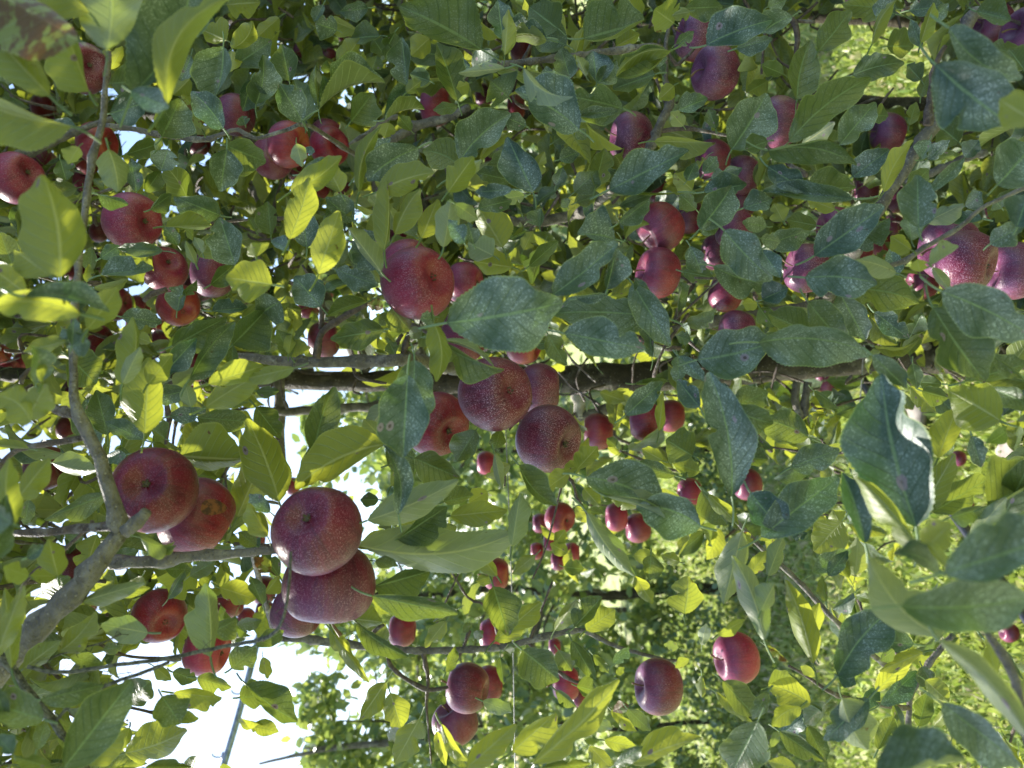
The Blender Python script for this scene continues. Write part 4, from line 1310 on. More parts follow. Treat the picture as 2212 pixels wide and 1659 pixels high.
# ---------------------------------------------------------------- the tree in front
root = empty('apple_tree', P(2212 + 240, 762, 2.0) - Vector((0, 0, .9)))
root.location = (P(2300, 764, 2.0).x, 2.0, 0)
tag(root, 'large fruit-laden apple tree filling the view, dusty green leaves round a dark trunk', 'apple tree')
seen = []
for ln in LEAVES.strip().splitlines():
    f = ln.split(); c, r_ = int(f[0][0]), int(f[0][1]); v = [float(x) for x in f[1:5]]; wl, wr, d = float(f[5]), float(f[6]), float(f[7])
    if wl == wr and wl <= 40 and d >= 1 or max(wl, wr) <= 20 and d >= 1: continue
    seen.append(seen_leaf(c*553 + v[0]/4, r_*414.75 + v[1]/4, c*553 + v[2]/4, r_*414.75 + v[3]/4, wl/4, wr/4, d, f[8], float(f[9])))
seen.sort(key=lambda k: -k[4])
crown = Bag()
for i, (co, q, luv, lv, ar) in enumerate(seen):
    if i < 100:
        bg_ = Bag(); o_ = co.mean(0); bg_.add(co - o_, q, lv=lv, luv=luv); me = bg_.mesh('leaf')
        ob = link('leaf', me, M_leaf); ob.parent = root; ob.matrix_parent_inverse = Matrix(); ob.location = Vector(o_) - root.location
    else:
        crown.add(co, q, lv=lv, luv=luv)
for bi, ln in enumerate(BRANCHES.strip().splitlines()):
    if ln.startswith('#'): continue
    name, dd, lab, pts = ln.split('|'); d0 = float(dd); P3, rad = [], []
    for p in pts.split():
        xyw, _, dz = p.partition('@'); x, y, w_ = (float(k) for k in xyw.split(','))
        if dz: d0 = float(dz)
        P3.append(P(x, y, d0)); rad.append(w_ * d0 / FP / 2)
    big = max(rad) > .02
    co, q, t3 = tube(P3, rad, 14 if big else 9, .18 if name != 'trunk' else .10, bi)
    b = Bag(); b.add(co, q, t3)
    mat = {'trunk': M_trunk, 'stub': M_pale if lab else M_grey, 'twig': M_twig}.get(name, M_bark)
    if name == 'branch' and float(dd) < .75: mat = M_grey
    ob = link({'stub': 'branch_stub'}.get(name, name), b.mesh(name), mat)
    ob.parent = root; ob.matrix_parent_inverse = Matrix.Translation(-root.location)
    if lab: ob['label'] = lab

# ---------------------------------------------------------------- filler foliage: spurs of leaves through the crown's volume, plus unseen sprays added outside the view for shade
DENS = [  # x0 y0 x1 y1 keep (first match)
 (60, 1330, 270, 1800, .45), (270, 1380, 560, 1800, .05), (270, 1330, 560, 1380, .25), (-900, 1330, 60, 1900, .45), (560, 1400, 900, 1800, .03), (900, 1420, 1150, 1800, .10), (1150, 1240, 1560, 1800, .10),
 (1560, 1180, 1800, 1800, .06), (1800, 1400, 2060, 1800, .14), (560, 835, 880, 1010, .03), (200, 1050, 560, 1330, .4), (880, 900, 1130, 1240, .22),
 (560, 1010, 900, 1400, .12), (900, 1240, 1160, 1420, .16), (1130, 850, 1330, 1240, .22), (1330, 850, 1560, 1240, .30), (1900, 840, 2180, 1250, .08),
 (1560, 850, 1900, 1180, .5), (1690, 30, 2010, 215, .02), (1880, 170, 2010, 260, .05), (640, 590, 860, 770, .35), (230, 560, 420, 720, .5),
 (480, 520, 620, 700, .5), (1440, 580, 1580, 700, .25), (1900, 1250, 2600, 1900, .4), (0, 1050, 240, 1330, .3)]
def keep(x, y):
    for a, b, c, d, k in DENS:
        if a <= x < c and b <= y < d: return k
    return 1.0 if y < 850 else .55
def rand_leaf(bag, p, axis, size, nup, nu=8, nv=2, palette=None, pet=True, nrm_spread=1.0):
    r = rng.random(8)
    t = np.array(axis); t = t / np.linalg.norm(t)
    n = np.array([0, -.25, .8]) * nup + rng.normal(0, .55 * nrm_spread, 3); n -= np.dot(n, t) * t; n /= np.linalg.norm(n)
    a = np.cross(t, n)
    hw = size * (.24 + .09 * r[0]); th = .15 + .75 * r[1] ** 1.5
    co, q, luv = make_leaf(p, p + t * size, a, n, (hw, th), (hw, th * (.5 + r[2] * .9)), (r[3] - .5) * .12, arch=(r[4] - .6) * .25, curl=.2 + .5 * r[5],
                           wav=.03 if nu > 6 else 0, rn=r, nu=nu, nv=nv, twist=1.3, tipc=.25, petiole=.28 if pet else 0, prad=.0007, serr=0)
    luv[:, 2] = np.clip(.15 + .7 * (r[6] > .6), 0, 1)
    k = r[7]
    if palette == 'far': lv = [.3 + .6 * k, .4 * r[2], .1, r[0]]
    else: lv = [(.1 + .3 * k) if r[3] < .28 else (.55 + .45 * k), .25 + .65 * r[2], .1 + .25 * r[1] * (r[4] > .7), r[0]]
    bag.add(co, q, lv=np.tile(lv, (len(co), 1)), luv=luv)
def blocked(p):                   # keeps the space just in front of the apples and the trunk clear
    for ax, ay, az, rr in APX:
        if (p[0]-ax)**2 + (p[2]-az)**2 < rr*rr and p[1] < ay + rr: return True
    return False

APPLES = []
for ln in APPLE_ROWS.strip().splitlines():
    x, y, d, ang, tow, kind, flag, lab = ln.split(',', 7)
    x, y, d, ang, tow = map(float, (x, y, d, ang, tow))
    real = .074 if d > 60 else .070
    dist = real * FP / d
    if dist > 2.3: dist = 2.3 - .0 + (dist - 2.3) * .12
    if kind == 'dark' and d < 60: dist = min(dist, 1.9)
    APPLES.append((x, y, d, ang, tow, kind, flag, lab.replace('-,', ''), dist))
for i in range(len(APPLES)):          # fruit that touch lie behind one another without cutting into each other
    for _ in range(40):
        pi = P(APPLES[i][0], APPLES[i][1], APPLES[i][-1]); ri = APPLES[i][2] * APPLES[i][-1] / FP / 2; hit = False
        for j in range(i):
            pj = P(APPLES[j][0], APPLES[j][1], APPLES[j][-1]); rj = APPLES[j][2] * APPLES[j][-1] / FP / 2
            if (pi - pj).length < (ri + rj) * .94: hit = True
        if not hit: break
        APPLES[i] = APPLES[i][:-1] + (APPLES[i][-1] + .006,)
APX = []
for x, y, d, *_r in APPLES:
    p = P(x, y, _r[-1]); APX.append((p.x, p.y, p.z, d * _r[-1] / FP / 2))

nbr = Bag(); spurs = Bag()
def fill(n, dlo, dhi, sizes, x0=-500, x1=2650, y0=-450, y1=1950, kmul=1.0, kpow=1.0):
    for _ in range(n):
        x, y = rng.uniform(x0, x1), rng.uniform(y0, y1)
        k = keep(x, y) ** kpow
        if rng.random() > k * kmul: continue
        d = rng.uniform(dlo, dhi); c = np.array(P(x, y, d))
        m = rng.integers(5, 9)
        out = rng.normal(0, 1, 3); out[2] += .5; out /= np.linalg.norm(out)
        if keep(x, y) > .2 and d < 2.4 and -100 < x < 2300 and -100 < y < 1750:
            e0 = c - out * .05 + rng.normal(0, .012, 3); e1 = e0 - out * .04 + rng.normal(0, .02, 3) + np.array([0, 0, -.03])
            if not any(((c[0]/c[1] - ax_/ay_)**2 + ((c[2]-EYE.z)/c[1] - (az_-EYE.z)/ay_)**2 < (rr_*1.25/ay_)**2 and c[1] < ay_) for ax_, ay_, az_, rr_ in APX):
                co, q, t3 = tube([e1, e0, c], [.0028, .002, .0026], 5, .3, int(m)); spurs.add(co, q, t3)
        for j in range(m):
            ax = out * .5 + rng.normal(0, .75, 3)
            ax /= np.linalg.norm(ax)
            sz = rng.uniform(*sizes)
            p0 = c + ax * .02 + rng.normal(0, .018, 3)
            e = p0 + ax * sz * .6
            fx, fy = CX + (EYE.z - e[2]) / e[1] * FP, CY - e[0] / e[1] * FP
            if rng.random() > min(1, keep(fx, fy) * 3): continue
            if any((e[0]/e[1] - ax_/ay_)**2 + ((e[2]-EYE.z)/e[1] - (az_-EYE.z)/ay_)**2 < (rr_*1.12/ay_)**2 and e[1] < ay_ for ax_, ay_, az_, rr_ in APX): continue
            if 758 < fy < 856 and fx > 560 and e[1] < 2.05 and rng.random() < .93: continue
            tgt = nbr if (c[0] > .95 and d > 2.2) else crown
            near = e[1] < 1.9 and -60 < fx < 2300 and -60 < fy < 1720
            rand_leaf(tgt, p0, ax, sz, 1.0, nu=16 if near else 8, nv=3 if near else 2)
fill(1900, 1.45, 2.8, (.06, .105), y1=900)
fill(620, 1.35, 2.6, (.06, .10), y0=800)
fill(260, 1.0, 1.6, (.06, .095), x0=-200, x1=600, y0=1000, y1=1760)
fill(500, 1.6, 3.2, (.06, .09), x1=1200, y1=760)
fill(650, 1.0, 3.2, (.06, .095), x0=-2300, x1=-450, y0=-900, y1=1300)  # unseen leaves above the view, added to shade the crown
fill(1000, .55, 2.6, (.06, .09), x0=-2900, x1=-130, y0=250, y1=3300)  # unseen sprays on the sun side, added to keep sun off near leaves
fill(420, 1.0, 1.5, (.05, .08), kpow=1.5, kmul=.5)
ob = link('foliage', crown.mesh('foliage'), M_leaf); ob.parent = root; ob.matrix_parent_inverse = Matrix.Translation(-root.location); ob['kind'] = 'stuff'
ob = link('spurs', spurs.mesh('spurs'), M_twig); ob.parent = root; ob.matrix_parent_inverse = Matrix.Translation(-root.location); ob['kind'] = 'stuff'

# ---------------------------------------------------------------- apples
def apple_mesh(var):
    r = random.Random(var); nt_, npz = 30, 36; co, q, tr = [], [], []
    lob = r.uniform(.01, .03); ph = r.uniform(0, 6); sk = r.uniform(-.05, .05); el = r.uniform(.88, .95)
    for i in range(1, nt_):
        th = math.pi * i / nt_
        for j in range(npz):
            a = 2 * math.pi * j / npz
            rr = math.sin(th) ** .86 * (1 + .055 * math.cos(th)) * (1 + lob * math.cos(5 * a + ph) * (.25 + .75 * (th / math.pi) ** 2)) * (1 + .012 * math.cos(2 * a + ph))
            z = math.cos(th) * el
            z -= .36 * math.exp(-(th / .36) ** 2) + .02 * math.exp(-(th/.5)**2) * math.cos(3*a)
            z += .38 * math.exp(-((math.pi - th) / .37) ** 2)
            co.append((rr * math.cos(a) + sk * z, rr * math.sin(a), z))
    for i in range(nt_ - 2):
        for j in range(npz):
            j2 = (j+1) % npz; q.append((i*npz+j, (i+1)*npz+j, (i+1)*npz+j2, i*npz+j2))
    co.append((0, 0, el - .38)); co.append((0, 0, -el + .38)); n0 = len(co) - 2
    for j in range(npz):
        j2 = (j+1) % npz; tr.append((n0, j, j2)); b = (nt_-2)*npz; tr.append((n0+1, b+j2, b+j))
    return mesh_from('skin', co, q, tr)
AMESH = [apple_mesh(i) for i in range(6)]
def calyx_mesh():
    co, tr = [], []
    for k in range(5):
        a = 2*math.pi*k/5; ca, sa = math.cos(a), math.sin(a); n = len(co)
        pa, pb = math.cos(a+math.pi/2), math.sin(a+math.pi/2)
        co += [(.02*ca - .045*pa, .02*sa - .045*pb, 0), (.02*ca + .045*pa, .02*sa + .045*pb, 0),
               (.10*ca + .03*pa, .10*sa + .03*pb, -.07), (.10*ca - .03*pa, .10*sa - .03*pb, -.07), (.06*ca, .06*sa, -.17)]
        tr += [(n, n+1, n+2), (n, n+2, n+3), (n+3, n+2, n+4)]
    c, q, t2 = tube([(0,0,.08), (0,0,-.03)], [.06, .045], 8); n = len(co)
    co += [tuple(v) for v in c]; tr += [tuple(x+n for x in t) for t in t2]
    q = [tuple(x+n for x in k) for k in q]
    return mesh_from('calyx', co, q, tr)
CAL = calyx_mesh()
def stem_mesh(s):
    r = random.Random(s); bx, by = r.uniform(-.2, .2), r.uniform(-.2, .2)
    c, q, t = tube([(0, 0, .42), (bx*.1, by*.1, .62), (bx*.6, by*.6, .85), (bx*1.6, by*1.6, 1.08)], [.03, .026, .027, .05], 7)
    return mesh_from('stem', c, q, t)
STEM = [stem_mesh(i) for i in range(4)]
for m in AMESH: m.materials.append(None)
CAL.materials.append(M_calyx)
for m in STEM: m.materials.append(M_stem)
def add_part(name, me, rt, mat=None):
    o = bpy.data.objects.new(name, me); C.objects.link(o); o.parent = rt
    if mat is not None:
        o.material_slots[0].link = 'OBJECT'; o.material_slots[0].material = mat
    return o
for i, (x, y, d, ang, tow, kind, flag, lab, dist) in enumerate(APPLES):
    R_ = d * dist / FP / 2 / .985
    c = P(x, y, dist)
    a = math.radians(ang); flat = math.sqrt(max(0, 1 - tow*tow))
    cal = Vector(RX) * (math.cos(a) * flat) - Vector(UX) * (math.sin(a) * flat) - Vector(VX) * tow      # towards the eye of the fruit
    rt = empty('apple', c); z = -cal
    rot = z.to_track_quat('Z', 'X').to_matrix().to_4x4() @ Matrix.Rotation(random.uniform(0, 6.28), 4, 'Z')
    rt.matrix_world = Matrix.Translation(c) @ rot @ Matrix.Scale(R_, 4)
    tag(rt, lab, 'apple', 'apples hanging on the trees')
    add_part('skin', AMESH[i % 6], rt, AM[kind])
    if d > 40:
        cx_ = add_part('calyx', CAL, rt); cx_.location = (0, 0, -.54); cx_.scale = (1, 1, .9)
        add_part('stem', STEM[i % 4], rt)
    if flag == 'scar':
        B = NB('brown_scar'); tcs = B.n('TexCoord').outputs['Object']; B.l(B.mix(B.ramp(B.noise(tcs, 6, 4, .6), .38, .62), (.05, .018, .01), (.20, .07, .025)), B.b.inputs['Base Color']); B.b.inputs['Roughness'].default_value = .7
        # a shallow round wound on the skin, facing the camera
        loc = rt.matrix_world.inverted() @ Vector(P(1840/4, 414.75*2 + 1065/4, dist))
        dirv = (loc - (rt.matrix_world.inverted() @ EYE)).normalized()
        rows = []
        bmq = []
        hit, hp, hn, _ = (None,) * 4
        from mathutils.bvhtree import BVHTree
        me = AMESH[i % 6]; bvh = BVHTree.FromPolygons([v.co for v in me.vertices], [tuple(p.vertices) for p in me.polygons])
        inv = rt.matrix_world.inverted(); o_l = inv @ EYE
        co = []
        NR, NA = 5, 20
        for k in range(NR):
            for j in range(NA):
                rr = 28 * (k + .02) / (NR - 1) * (1 + .08 * math.sin(3*j*.314+1)); th = 2*math.pi*j/NA
                tgt = inv @ P(460 + rr * math.cos(th), 1096 + rr * .62 * math.sin(th), dist - .02)
                dv = (tgt - o_l).normalized(); hp, hn, idx, dd_ = bvh.ray_cast(o_l, dv)
                if hp is None: hp, hn = tgt, -dv
                co.append(tuple(hp + hn * (.012 if 0 < k < NR-1 else .004)))
        q = [(k*NA+j, k*NA+(j+1) % NA, (k+1)*NA+(j+1) % NA, (k+1)*NA+j) for k in range(NR-1) for j in range(NA)]
        o = bpy.data.objects.new('scar', mesh_from('scar', co, q)); o.data.materials.append(B.m); C.objects.link(o); o.parent = rt
        o['label'] = 'round brown scar'

# ---------------------------------------------------------------- neighbouring trees of the same row
def simple_tree(name, label, trunk_pts, rads, bag, mat=M_trunk, branches=(), leafmat=M_leaf, group=None):
    rt = empty(name, (trunk_pts[0][0], trunk_pts[0][1], 0)); tag(rt, label, 'apple tree', group)
    b = Bag(); co, q, t = tube(trunk_pts, rads, 12, .08, 3); b.add(co, q, t)
    o = link('trunk', b.mesh('trunk'), mat); o.parent = rt; o.matrix_parent_inverse = Matrix.Translation(-rt.location)
    for k, (pts, rr) in enumerate(branches):
        b = Bag(); co, q, t = tube(pts, rr, 7, .15, k + 5); b.add(co, q, t)
        o = link('branch', b.mesh('branch'), M_bark); o.parent = rt; o.matrix_parent_inverse = Matrix.Translation(-rt.location)
    if bag is not None and bag.n:
        o = link('crown', bag.mesh('crown'), leafmat); o.parent = rt; o.matrix_parent_inverse = Matrix.Translation(-rt.location)
    return rt
def vert(x_img_y, dist, z0, z1, w):    # an upright trunk seen at picture height x_img_y
    X = (CY - x_img_y) * dist / FP
    return [(X + .02 * math.sin(k * 1.7), dist, z0 + (z1 - z0) * k / 5) for k in range(6)], [w * (1 - .08 * k) for k in range(6)]
tp, tr_ = vert(248, 2.45, -.05, 3.2, .040)
nb1 = Bag()
simple_tree('apple_tree', 'apple tree whose plain brown trunk shows through the gap at upper right', tp, tr_, nbr,
            branches=[([(tp[0][0], 2.45, 2.3), (tp[0][0]+.2, 2.3, 2.45), (tp[0][0]+.45, 2.2, 2.5)], [.014, .01, .006])])
tp, tr_ = vert(45, 2.8, -.05, 3.2, .030)
b3 = Bag()
for _ in range(110):
    X, Y, Z = rng.uniform(1.2, 2.3), rng.uniform(2.5, 3.3), rng.uniform(1.35, 3.2)
    for j in range(6):
        ax = rng.normal(0, 1, 3); rand_leaf(b3, np.array([X, Y, Z]) + ax * .02, ax, rng.uniform(.055, .085), 1.0, 6, 2)
simple_tree('apple_tree', 'thin brown trunk at the very top of the photo, farthest along the same row', tp, tr_, b3)

# ---------------------------------------------------------------- the row behind: sunlit trees with small leaves
def far_leaf_cloud(bag, n, cx, cy, z0, z1, rx, ry, size, dens=None):
    P0 = []
    while len(P0) < n:
        m = n
        z = rng.uniform(0, 1, m); a = rng.uniform(0, 6.283, m); r = np.sqrt(rng.uniform(0, 1, m))
        wz = np.clip(1.15 - z * .75, .2, 1) * np.clip(z * 5 + .35, 0, 1)
        pts = np.stack([cx + rx * wz * r * np.cos(a), cy + ry * wz * r * np.sin(a), z0 + (z1 - z0) * z], 1)
        # clump: keep points where a lattice of sines is high
        f = np.sin(pts[:, 0] * 7 + pts[:, 2] * 3) + np.sin(pts[:, 2] * 8 - pts[:, 1] * 4) + np.sin(pts[:, 0] * 5 - pts[:, 2] * 9 + 1)
        pts = pts[(f > .1) | (rng.random(m) < .10)]
        P0 += list(pts)
    P0 = np.array(P0[:n]); m = len(P0)
    t = rng.normal(0, 1, (m, 3)); t /= np.linalg.norm(t, axis=1)[:, None]
    nn = rng.normal(0, .8, (m, 3)) + [0, 0, .7]; nn -= (nn * t).sum(1)[:, None] * t; nn /= np.linalg.norm(nn, axis=1)[:, None]
    a = np.cross(t, nn); s = rng.uniform(*size, m)[:, None]
    tmpl = [(0, 0, 0), (.32, -.27, .06), (.34, 0, 0), (.32, .27, .06), (.7, -.2, .03), (.72, 0, -.03), (.7, .2, .03), (1, 0, -.1)]
    co = np.stack([P0 + s * (x * t + y * a + z * nn) for x, y, z in tmpl], 1).reshape(-1, 3)
    base = (np.arange(m) * 8)[:, None]
    Q = np.concatenate([base + np.array([1, 2, 5, 4]), base + np.array([2, 3, 6, 5])]); T = np.concatenate([base + np.array(k) for k in ((0, 2, 1), (0, 3, 2), (4, 5, 7), (5, 6, 7))])
    r = rng.random((m, 4)); lv = np.stack([.15 + .75 * r[:, 0], .9 * r[:, 1], r[:, 2] * .2, r[:, 3]], 1)
    luv = np.zeros((m, 3)); luv[:, 0] = .5; luv[:, 1] = .5; luv[:, 2] = .15 + .5 * (r[:, 1] > .7)
    bag.add(co, Q, T, lv=np.repeat(lv, 8, 0), luv=np.repeat(luv, 8, 0))
FAR = [  # x, y, height, crown radius x, y, leaves, trunk radius, label
 (-1.45, 5.5, 3.15, .85, .8, 7000, .042, 'sunlit tree of the row behind whose dark trunk shows right of the wire'),
 (-2.42, 5.6, 3.05, .8, .8, 7500, .020, 'sunlit tree of the row behind with the thin trunk near the bottom edge'),
 (-.45, 5.6, 3.0, .8, .8, 5500, .035, 'tree of the row behind seen through the gaps under the trunk'),
 (.6, 5.5, 2.9, .8, .8, 3500, .035, 'tree of the row behind hidden above the trunk by leaves'),
 (2.6, 5.6, 2.9, .8, .8, 4500, .035, 'tree of the row behind at the top of the photo'),
 (-3.4, 5.6, 3.3, .8, .8, 3500, .03, 'tree of the row behind at the bottom edge of the photo'),
]
for k, (X, Y, H, rx, ry, n, tr0, lab) in enumerate(FAR):
    b = Bag(); far_leaf_cloud(b, int(n*.42), X, Y, .55, H, rx, ry, (.07, .125))
    tpts = [(X + .03 * math.sin(j * 2 + k), Y + .02 * math.cos(j), -.05 + (H - .2) * j / 7) for j in range(8)]
    br = []
    for j in range(9):
        z = rng.uniform(.8, H - .5); a = rng.uniform(0, 6.28); L = rng.uniform(.35, .8)
        br.append(([(X, Y, z), (X + L*.5*math.cos(a), Y + L*.5*math.sin(a), z + .12), (X + L*math.cos(a), Y + L*math.sin(a), z + .16)], [.014, .009, .004]))
    if k == 1:   # two long parallel shoots rising against the sky
        br += [([P(960, 1590, 5.3), P(850, 1604, 5.3), P(700, 1620, 5.3), P(560, 1650, 5.3)], [.022, .018, .014, .008]), ([P(1250, 1575, 5.3), P(1040, 1592, 5.3), P(900, 1596, 5.32), P(660, 1617, 5.3)], [.018, .017, .014, .007])]
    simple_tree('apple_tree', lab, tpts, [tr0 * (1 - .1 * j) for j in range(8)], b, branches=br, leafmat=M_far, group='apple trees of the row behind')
for k, (X, Y, H, R0, lab) in enumerate([(-3.2, 11, 4.1, 1.7, 'pale distant tree low against the white sky'), (-.6, 11.5, 3.9, 1.8, 'distant tree behind the sunlit row, middle one'), (2.2, 11, 3.8, 1.8, 'distant tree behind the sunlit row, toward the top'), (-6.3, 11.5, 4.0, 1.8, 'distant tree beyond the bottom edge')]):
    b = Bag(); far_leaf_cloud(b, 3200, X, Y, .3, H, R0, 1.2, (.09, .15))
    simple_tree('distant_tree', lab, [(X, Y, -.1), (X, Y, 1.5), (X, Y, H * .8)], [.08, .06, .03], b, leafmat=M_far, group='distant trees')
b = Bag()
for X in np.arange(-26, 27, 3.0):
    far_leaf_cloud(b, 1500, X + rng.uniform(-1, 1), 26 + rng.uniform(-2, 2), 0, rng.uniform(4.2, 5.4), 2.6, 2, (.25, .42))
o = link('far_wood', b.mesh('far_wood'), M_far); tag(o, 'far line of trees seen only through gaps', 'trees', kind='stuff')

# ---------------------------------------------------------------- ground, grass and weeds
B = NB('ground'); pos = B.n('TexCoord').outputs['Object']
n1 = B.noise(pos, 3, 5, .6); n2 = B.noise(pos, 30, 4, .7)
c = B.mix(B.ramp(n2, .35, .65), (.16, .24, .06), (.34, .36, .14)); c = B.mix(B.ramp(n1, .5, .65, 0, .8), c, (.34, .29, .21))
B.l(c, B.b.inputs['Base Color']); B.b.inputs['Roughness'].default_value = .9
N = 60; gx, gy = np.meshgrid(np.linspace(-60, 60, N), np.linspace(-20, 100, N)); gz = .03 * np.sin(gx * 1.3) * np.cos(gy * .9)
gi = (np.arange(N-1)[:, None] * N + np.arange(N-1)[None]); gq = np.stack([gi, gi+1, gi+N+1, gi+N], -1).reshape(-1, 4)
o = link('ground', mesh_from('ground', np.stack([gx, gy, gz - .03], -1).reshape(-1, 3), gq), B.m); tag(o, kind='structure')

Bg = NB('grass'); av = Bg.n('Attribute', attribute_name='lv'); sp_ = Bg.n('SeparateColor'); Bg.l(av.outputs['Color'], sp_.inputs[0])
c = Bg.mix(sp_.outputs[0], (.17, .27, .07), (.42, .46, .18)); c = Bg.mix(Bg.ramp(sp_.outputs[1], .8, .9), c, (.52, .46, .30))
Bg.l(c, Bg.b.inputs['Base Color']); Bg.b.inputs['Roughness'].default_value = .4
tb = Bg.n('BsdfTranslucent'); Bg.l(Bg.mix(.5, c, (.4, .5, .04)), tb.inputs[0]); ms = Bg.n('MixShader'); ms.inputs[0].default_value = .4
Bg.l(Bg.b.outputs[0], ms.inputs[1]); Bg.l(tb.outputs[0], ms.inputs[2]); Bg.l(ms.outputs[0], Bg.out.inputs[0])
m = 70000
Y = 2.2 + 8 * rng.random(m) ** 1.6; X = rng.uniform(-1, 1, m) * (Y * .62); 
S = (rng.uniform(.03, .085, m))[:, None]; P0 = np.stack([X, Y, np.full(m, -.02)], 1)
t = rng.normal(0, .55, (m, 3)); t[:, 2] = np.abs(t[:, 2]) + .6; t /= np.linalg.norm(t, axis=1)[:, None]
a = np.cross(t, rng.normal(0, 1, (m, 3))); a /= np.linalg.norm(a, axis=1)[:, None]; wd = (rng.uniform(.003, .007, m) * (1 + Y * .12))[:, None]
clov = rng.random(m) < .35
wd[clov] *= 3.2; S[clov] *= .5; 
co = np.stack([P0 - a*wd, P0 + a*wd, P0 + t*S*.6 + a*wd*.9, P0 + t*S*.6 - a*wd*.9, P0 + t*S + np.array([0, 0, -.3]) * S * .4], 1).reshape(-1, 3)
b0 = (np.arange(m) * 5)[:, None]; bag = Bag()
bag.add(co, b0 + np.array([0, 1, 2, 3]), b0 + np.array([3, 2, 4]), lv=np.repeat(rng.random((m, 4)), 5, 0), luv=np.zeros((m*5, 3)))
o = link('grass', bag.mesh('grass'), Bg.m); tag(o, 'sunlit grass and clover of the orchard floor', 'grass', kind='stuff')
b = Bag()
for X in np.arange(-3.6, 3.7, .38):
    far_leaf_cloud(b, 800, X, 5.3 + rng.uniform(-.2, .2), 0, rng.uniform(.35, .7), .38, .45, (.03, .06))
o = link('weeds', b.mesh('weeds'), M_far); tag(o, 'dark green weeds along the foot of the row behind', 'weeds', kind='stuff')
# bleached flat stones lying in the grass at right
Bs = NB('stone'); ps = Bs.n('TexCoord').outputs['Object']; Bs.l(Bs.mix(Bs.ramp(Bs.noise(ps, 20, 4), .35, .65), (.20, .17, .15), (.36, .32, .28)), Bs.b.inputs['Base Color']); Bs.b.inputs['Roughness'].default_value = .85
for x, y, s, lab in ((1962+20, 925, .11, 'flat pale stone in the grass beside the slanting black pole'), (2190, 975, .06, 'small pale stone in the grass at the right edge'), (2045, 935, .05, 'small pale stone in the grass between leaves at the right')):
    Yd = EYE.z * FP / (x - CX); r = random.Random(x); pts = []
    for i in range(1, 8):
        th = math.pi * i / 8
        for j in range(12):
            a_ = 2*math.pi*j/12; k = 1 + .18 * math.sin(a_*2 + x) + .1 * math.sin(a_*5)
            pts.append((s*k*math.sin(th)*math.cos(a_), s*k*.8*math.sin(th)*math.sin(a_), s*.3*math.cos(th)))
    q = [(i*12+j, (i+1)*12+j, (i+1)*12+(j+1) % 12, i*12+(j+1) % 12) for i in range(6) for j in range(12)]
    me = mesh_from('stone', pts, q + [], [(0, j, j+1) for j in range(1, 11)] + [(72, 72+j+1, 72+j) for j in range(1, 11)])
    o = link('stone', me, Bs.m); o.location = P(x, y, Yd); o.location.z = .02; tag(o, lab, 'stone', 'stones in the grass')

# ---------------------------------------------------------------- wires, pole, twine, post
def rod(name, pts, rad, mat, label, cat, seg=8, **kw):
    b = Bag(); co, q, t = tube(pts, [rad] * len(pts) if not isinstance(rad, list) else rad, seg, 0); b.add(co, q, t)
    o = link(name, b.mesh(name), mat); tag(o, label, cat, **kw); return o
rod('trellis_wire', [P(1088, 850, 1.5), P(1093, 940, 1.5), P(1105, 1250, 1.45), P(1113, 1659, 1.4), P(1120, 2100, 1.35)], .0011, M_wire, 'straight steel trellis wire crossing the lower half of the view', 'wire', 6, group='trellis wires')
rod('trellis_wire', [P(1880, 650, 1.88), P(1868, 742, 1.88), P(1861, 830, 1.88), P(1852, 960, 1.9)], .0018, M_wire, 'thin grey wire hanging across the trunk near the slanting black pole', 'wire', 6, group='trellis wires')
rod('trellis_wire', [P(1270, 1851, 4.4), P(1290, 1846, 4.4), P(1700, 1815, 4.4), P(1750, 1811, 4.4)], .004, M_wire, 'short pale wire between leaves low in the view', 'wire', 6) if False else None
po = rod('slanting_pole', [P(1600, 440, 2.25), P(1700, 585, 2.25), P(1840, 790, 2.25), P(1960, 962, 2.25), P(2330, 1500, 2.25)], .015, M_black, 'slanting black pole passing behind the trunk at the right', 'pole', 14)
pb = empty('metal_post', P(482, 1659, 5)); tag(pb, 'grey metal post with small clips against the white sky', 'post')
b = Bag(); co, q, t = tube([P(560, 1370, 5.2), P(520, 1527, 5), P(482, 1659, 4.9), P(440, 1810, 4.8)], [.021]*4, 12); b.add(co, q, t)
def child(name, bag, mat, rt):
    o = link(name, bag.mesh(name), mat); o.parent = rt; o.matrix_parent_inverse = Matrix.Translation(-rt.location); return o
child('post_tube', b, M_pole, pb)
for (x, y) in ((487, 1633), (529, 1497)):
    b = Bag(); d_ = (P(482, 1659, 4.9) - P(520, 1527, 5)).normalized(); c0 = P(x, y, 4.95)
    co, q, t = tube([c0 - d_*.02, c0 + d_*.02], [.028, .028], 12); b.add(co, q, t)
    co, q, t = tube([c0 + Vector((0, -.02, .02)), c0 + Vector((.01, -.03, .06)), c0 + Vector((.03, -.03, .075))], [.006]*3, 6); b.add(co, q, t)
    child('clip', b, M_pole, pb)
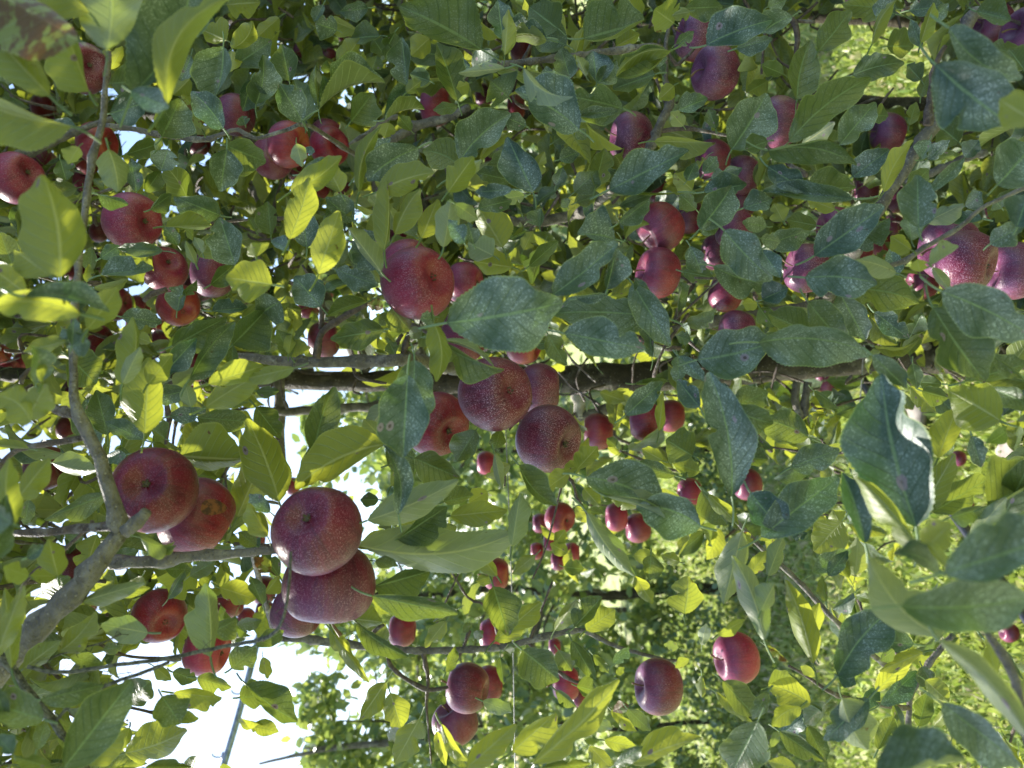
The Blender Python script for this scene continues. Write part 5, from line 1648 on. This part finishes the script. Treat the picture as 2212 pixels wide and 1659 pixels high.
def twine(label, pts, w):
    P3 = [P(x, y, d) for x, y, d in pts]; out = []
    for i in range(len(P3) - 1):
        k = max(3, int((P3[i+1] - P3[i]).length / .004))
        for j in range(k): out.append(P3[i].lerp(P3[i+1], j / k))
    out.append(P3[-1]); b = Bag()
    # smooth, then lay two strands
    for _ in range(12): out = [out[0]] + [(out[i-1] + out[i]*2 + out[i+1]) / 4 for i in range(1, len(out)-1)] + [out[-1]]
    for s in range(3):
        sp = []
        for i, p in enumerate(out):
            a = i * .42 + s * 2.094; sp.append(p + (Vector((1, 0, 0)) * math.cos(a) + Vector((0, 1, 0)) * math.sin(a)) * w * .5)
        n = len(sp); co, q = [], []
        for i in range(n):
            dd = (sp[min(i+1, n-1)] - sp[max(i-1, 0)]).normalized(); a1 = dd.cross(Vector((.2, 1, .1))).normalized(); b1 = dd.cross(a1)
            for k in range(5): co.append(tuple(sp[i] + (a1 * math.cos(k*1.2566) + b1 * math.sin(k*1.2566)) * w * .62))
        q = [(i*5+k, i*5+(k+1) % 5, (i+1)*5+(k+1) % 5, (i+1)*5+k) for i in range(n-1) for k in range(5)]
        b.add(co, q)
    # loose fibres
    r = random.Random(len(pts))
    for _ in range(40):
        p = r.choice(out); v = Vector((r.uniform(-1, 1), r.uniform(-1, 1), r.uniform(-1, 1))).normalized() * r.uniform(.004, .012)
        co, q, t = tube([p, p + v*.5 + Vector((0, 0, .001)), p + v], [.00022]*3, 3); b.add(co, q, t)
    o = link('twine', b.mesh('twine'), M_twine); tag(o, label, 'twine', 'old twine ties'); return o
twine('long dark twine looped up in front of the stacked apples at lower left', [(60, 1440, .6), (120, 1457, .6), (185, 1447, .6), (275, 1432, .6), (325, 1430, .6), (400, 1414, .6), (500, 1393, .6), (553, 1385, .59), (592, 1372, .57), (612, 1345, .555), (622, 1300, .55), (626, 1240, .55), (628, 1195, .58)], .0015)
twine('second dark strand of twine sagging below the long one at lower left', [(120, 1560, .6), (135, 1535, .6), (165, 1512, .6), (215, 1485, .6), (270, 1465, .6), (330, 1447, .6), (365, 1430, .6)], .0014)
twine('thick frayed twine hanging down to the bottom edge at lower left', [(-20, 1400, .6), (25, 1435, .6), (50, 1480, .6), (95, 1535, .6), (125, 1565, .6), (150, 1612, .6), (188, 1665, .6), (230, 1730, .6)], .0034)
twine('thin strand of twine above the other strands at lower left', [(80, 1440, .61), (105, 1422, .61), (140, 1408, .61), (180, 1397, .61), (225, 1392, .61), (260, 1370, .62)], .0007)
twine('frayed twine wound along the top of the trunk at the right', [(1690, 735, 1.9), (1750, 748, 1.88), (1800, 757, 1.88), (1850, 745, 1.88), (1900, 735, 1.88), (1935, 722, 1.9)], .0040)
twine('twine knotted round the broken branch end at left of centre', [(634, 800, 1.13), (632, 785, 1.11), (640, 770, 1.11), (655, 764, 1.11), (664, 775, 1.12)], .0022)
print('objects', len(bpy.data.objects))
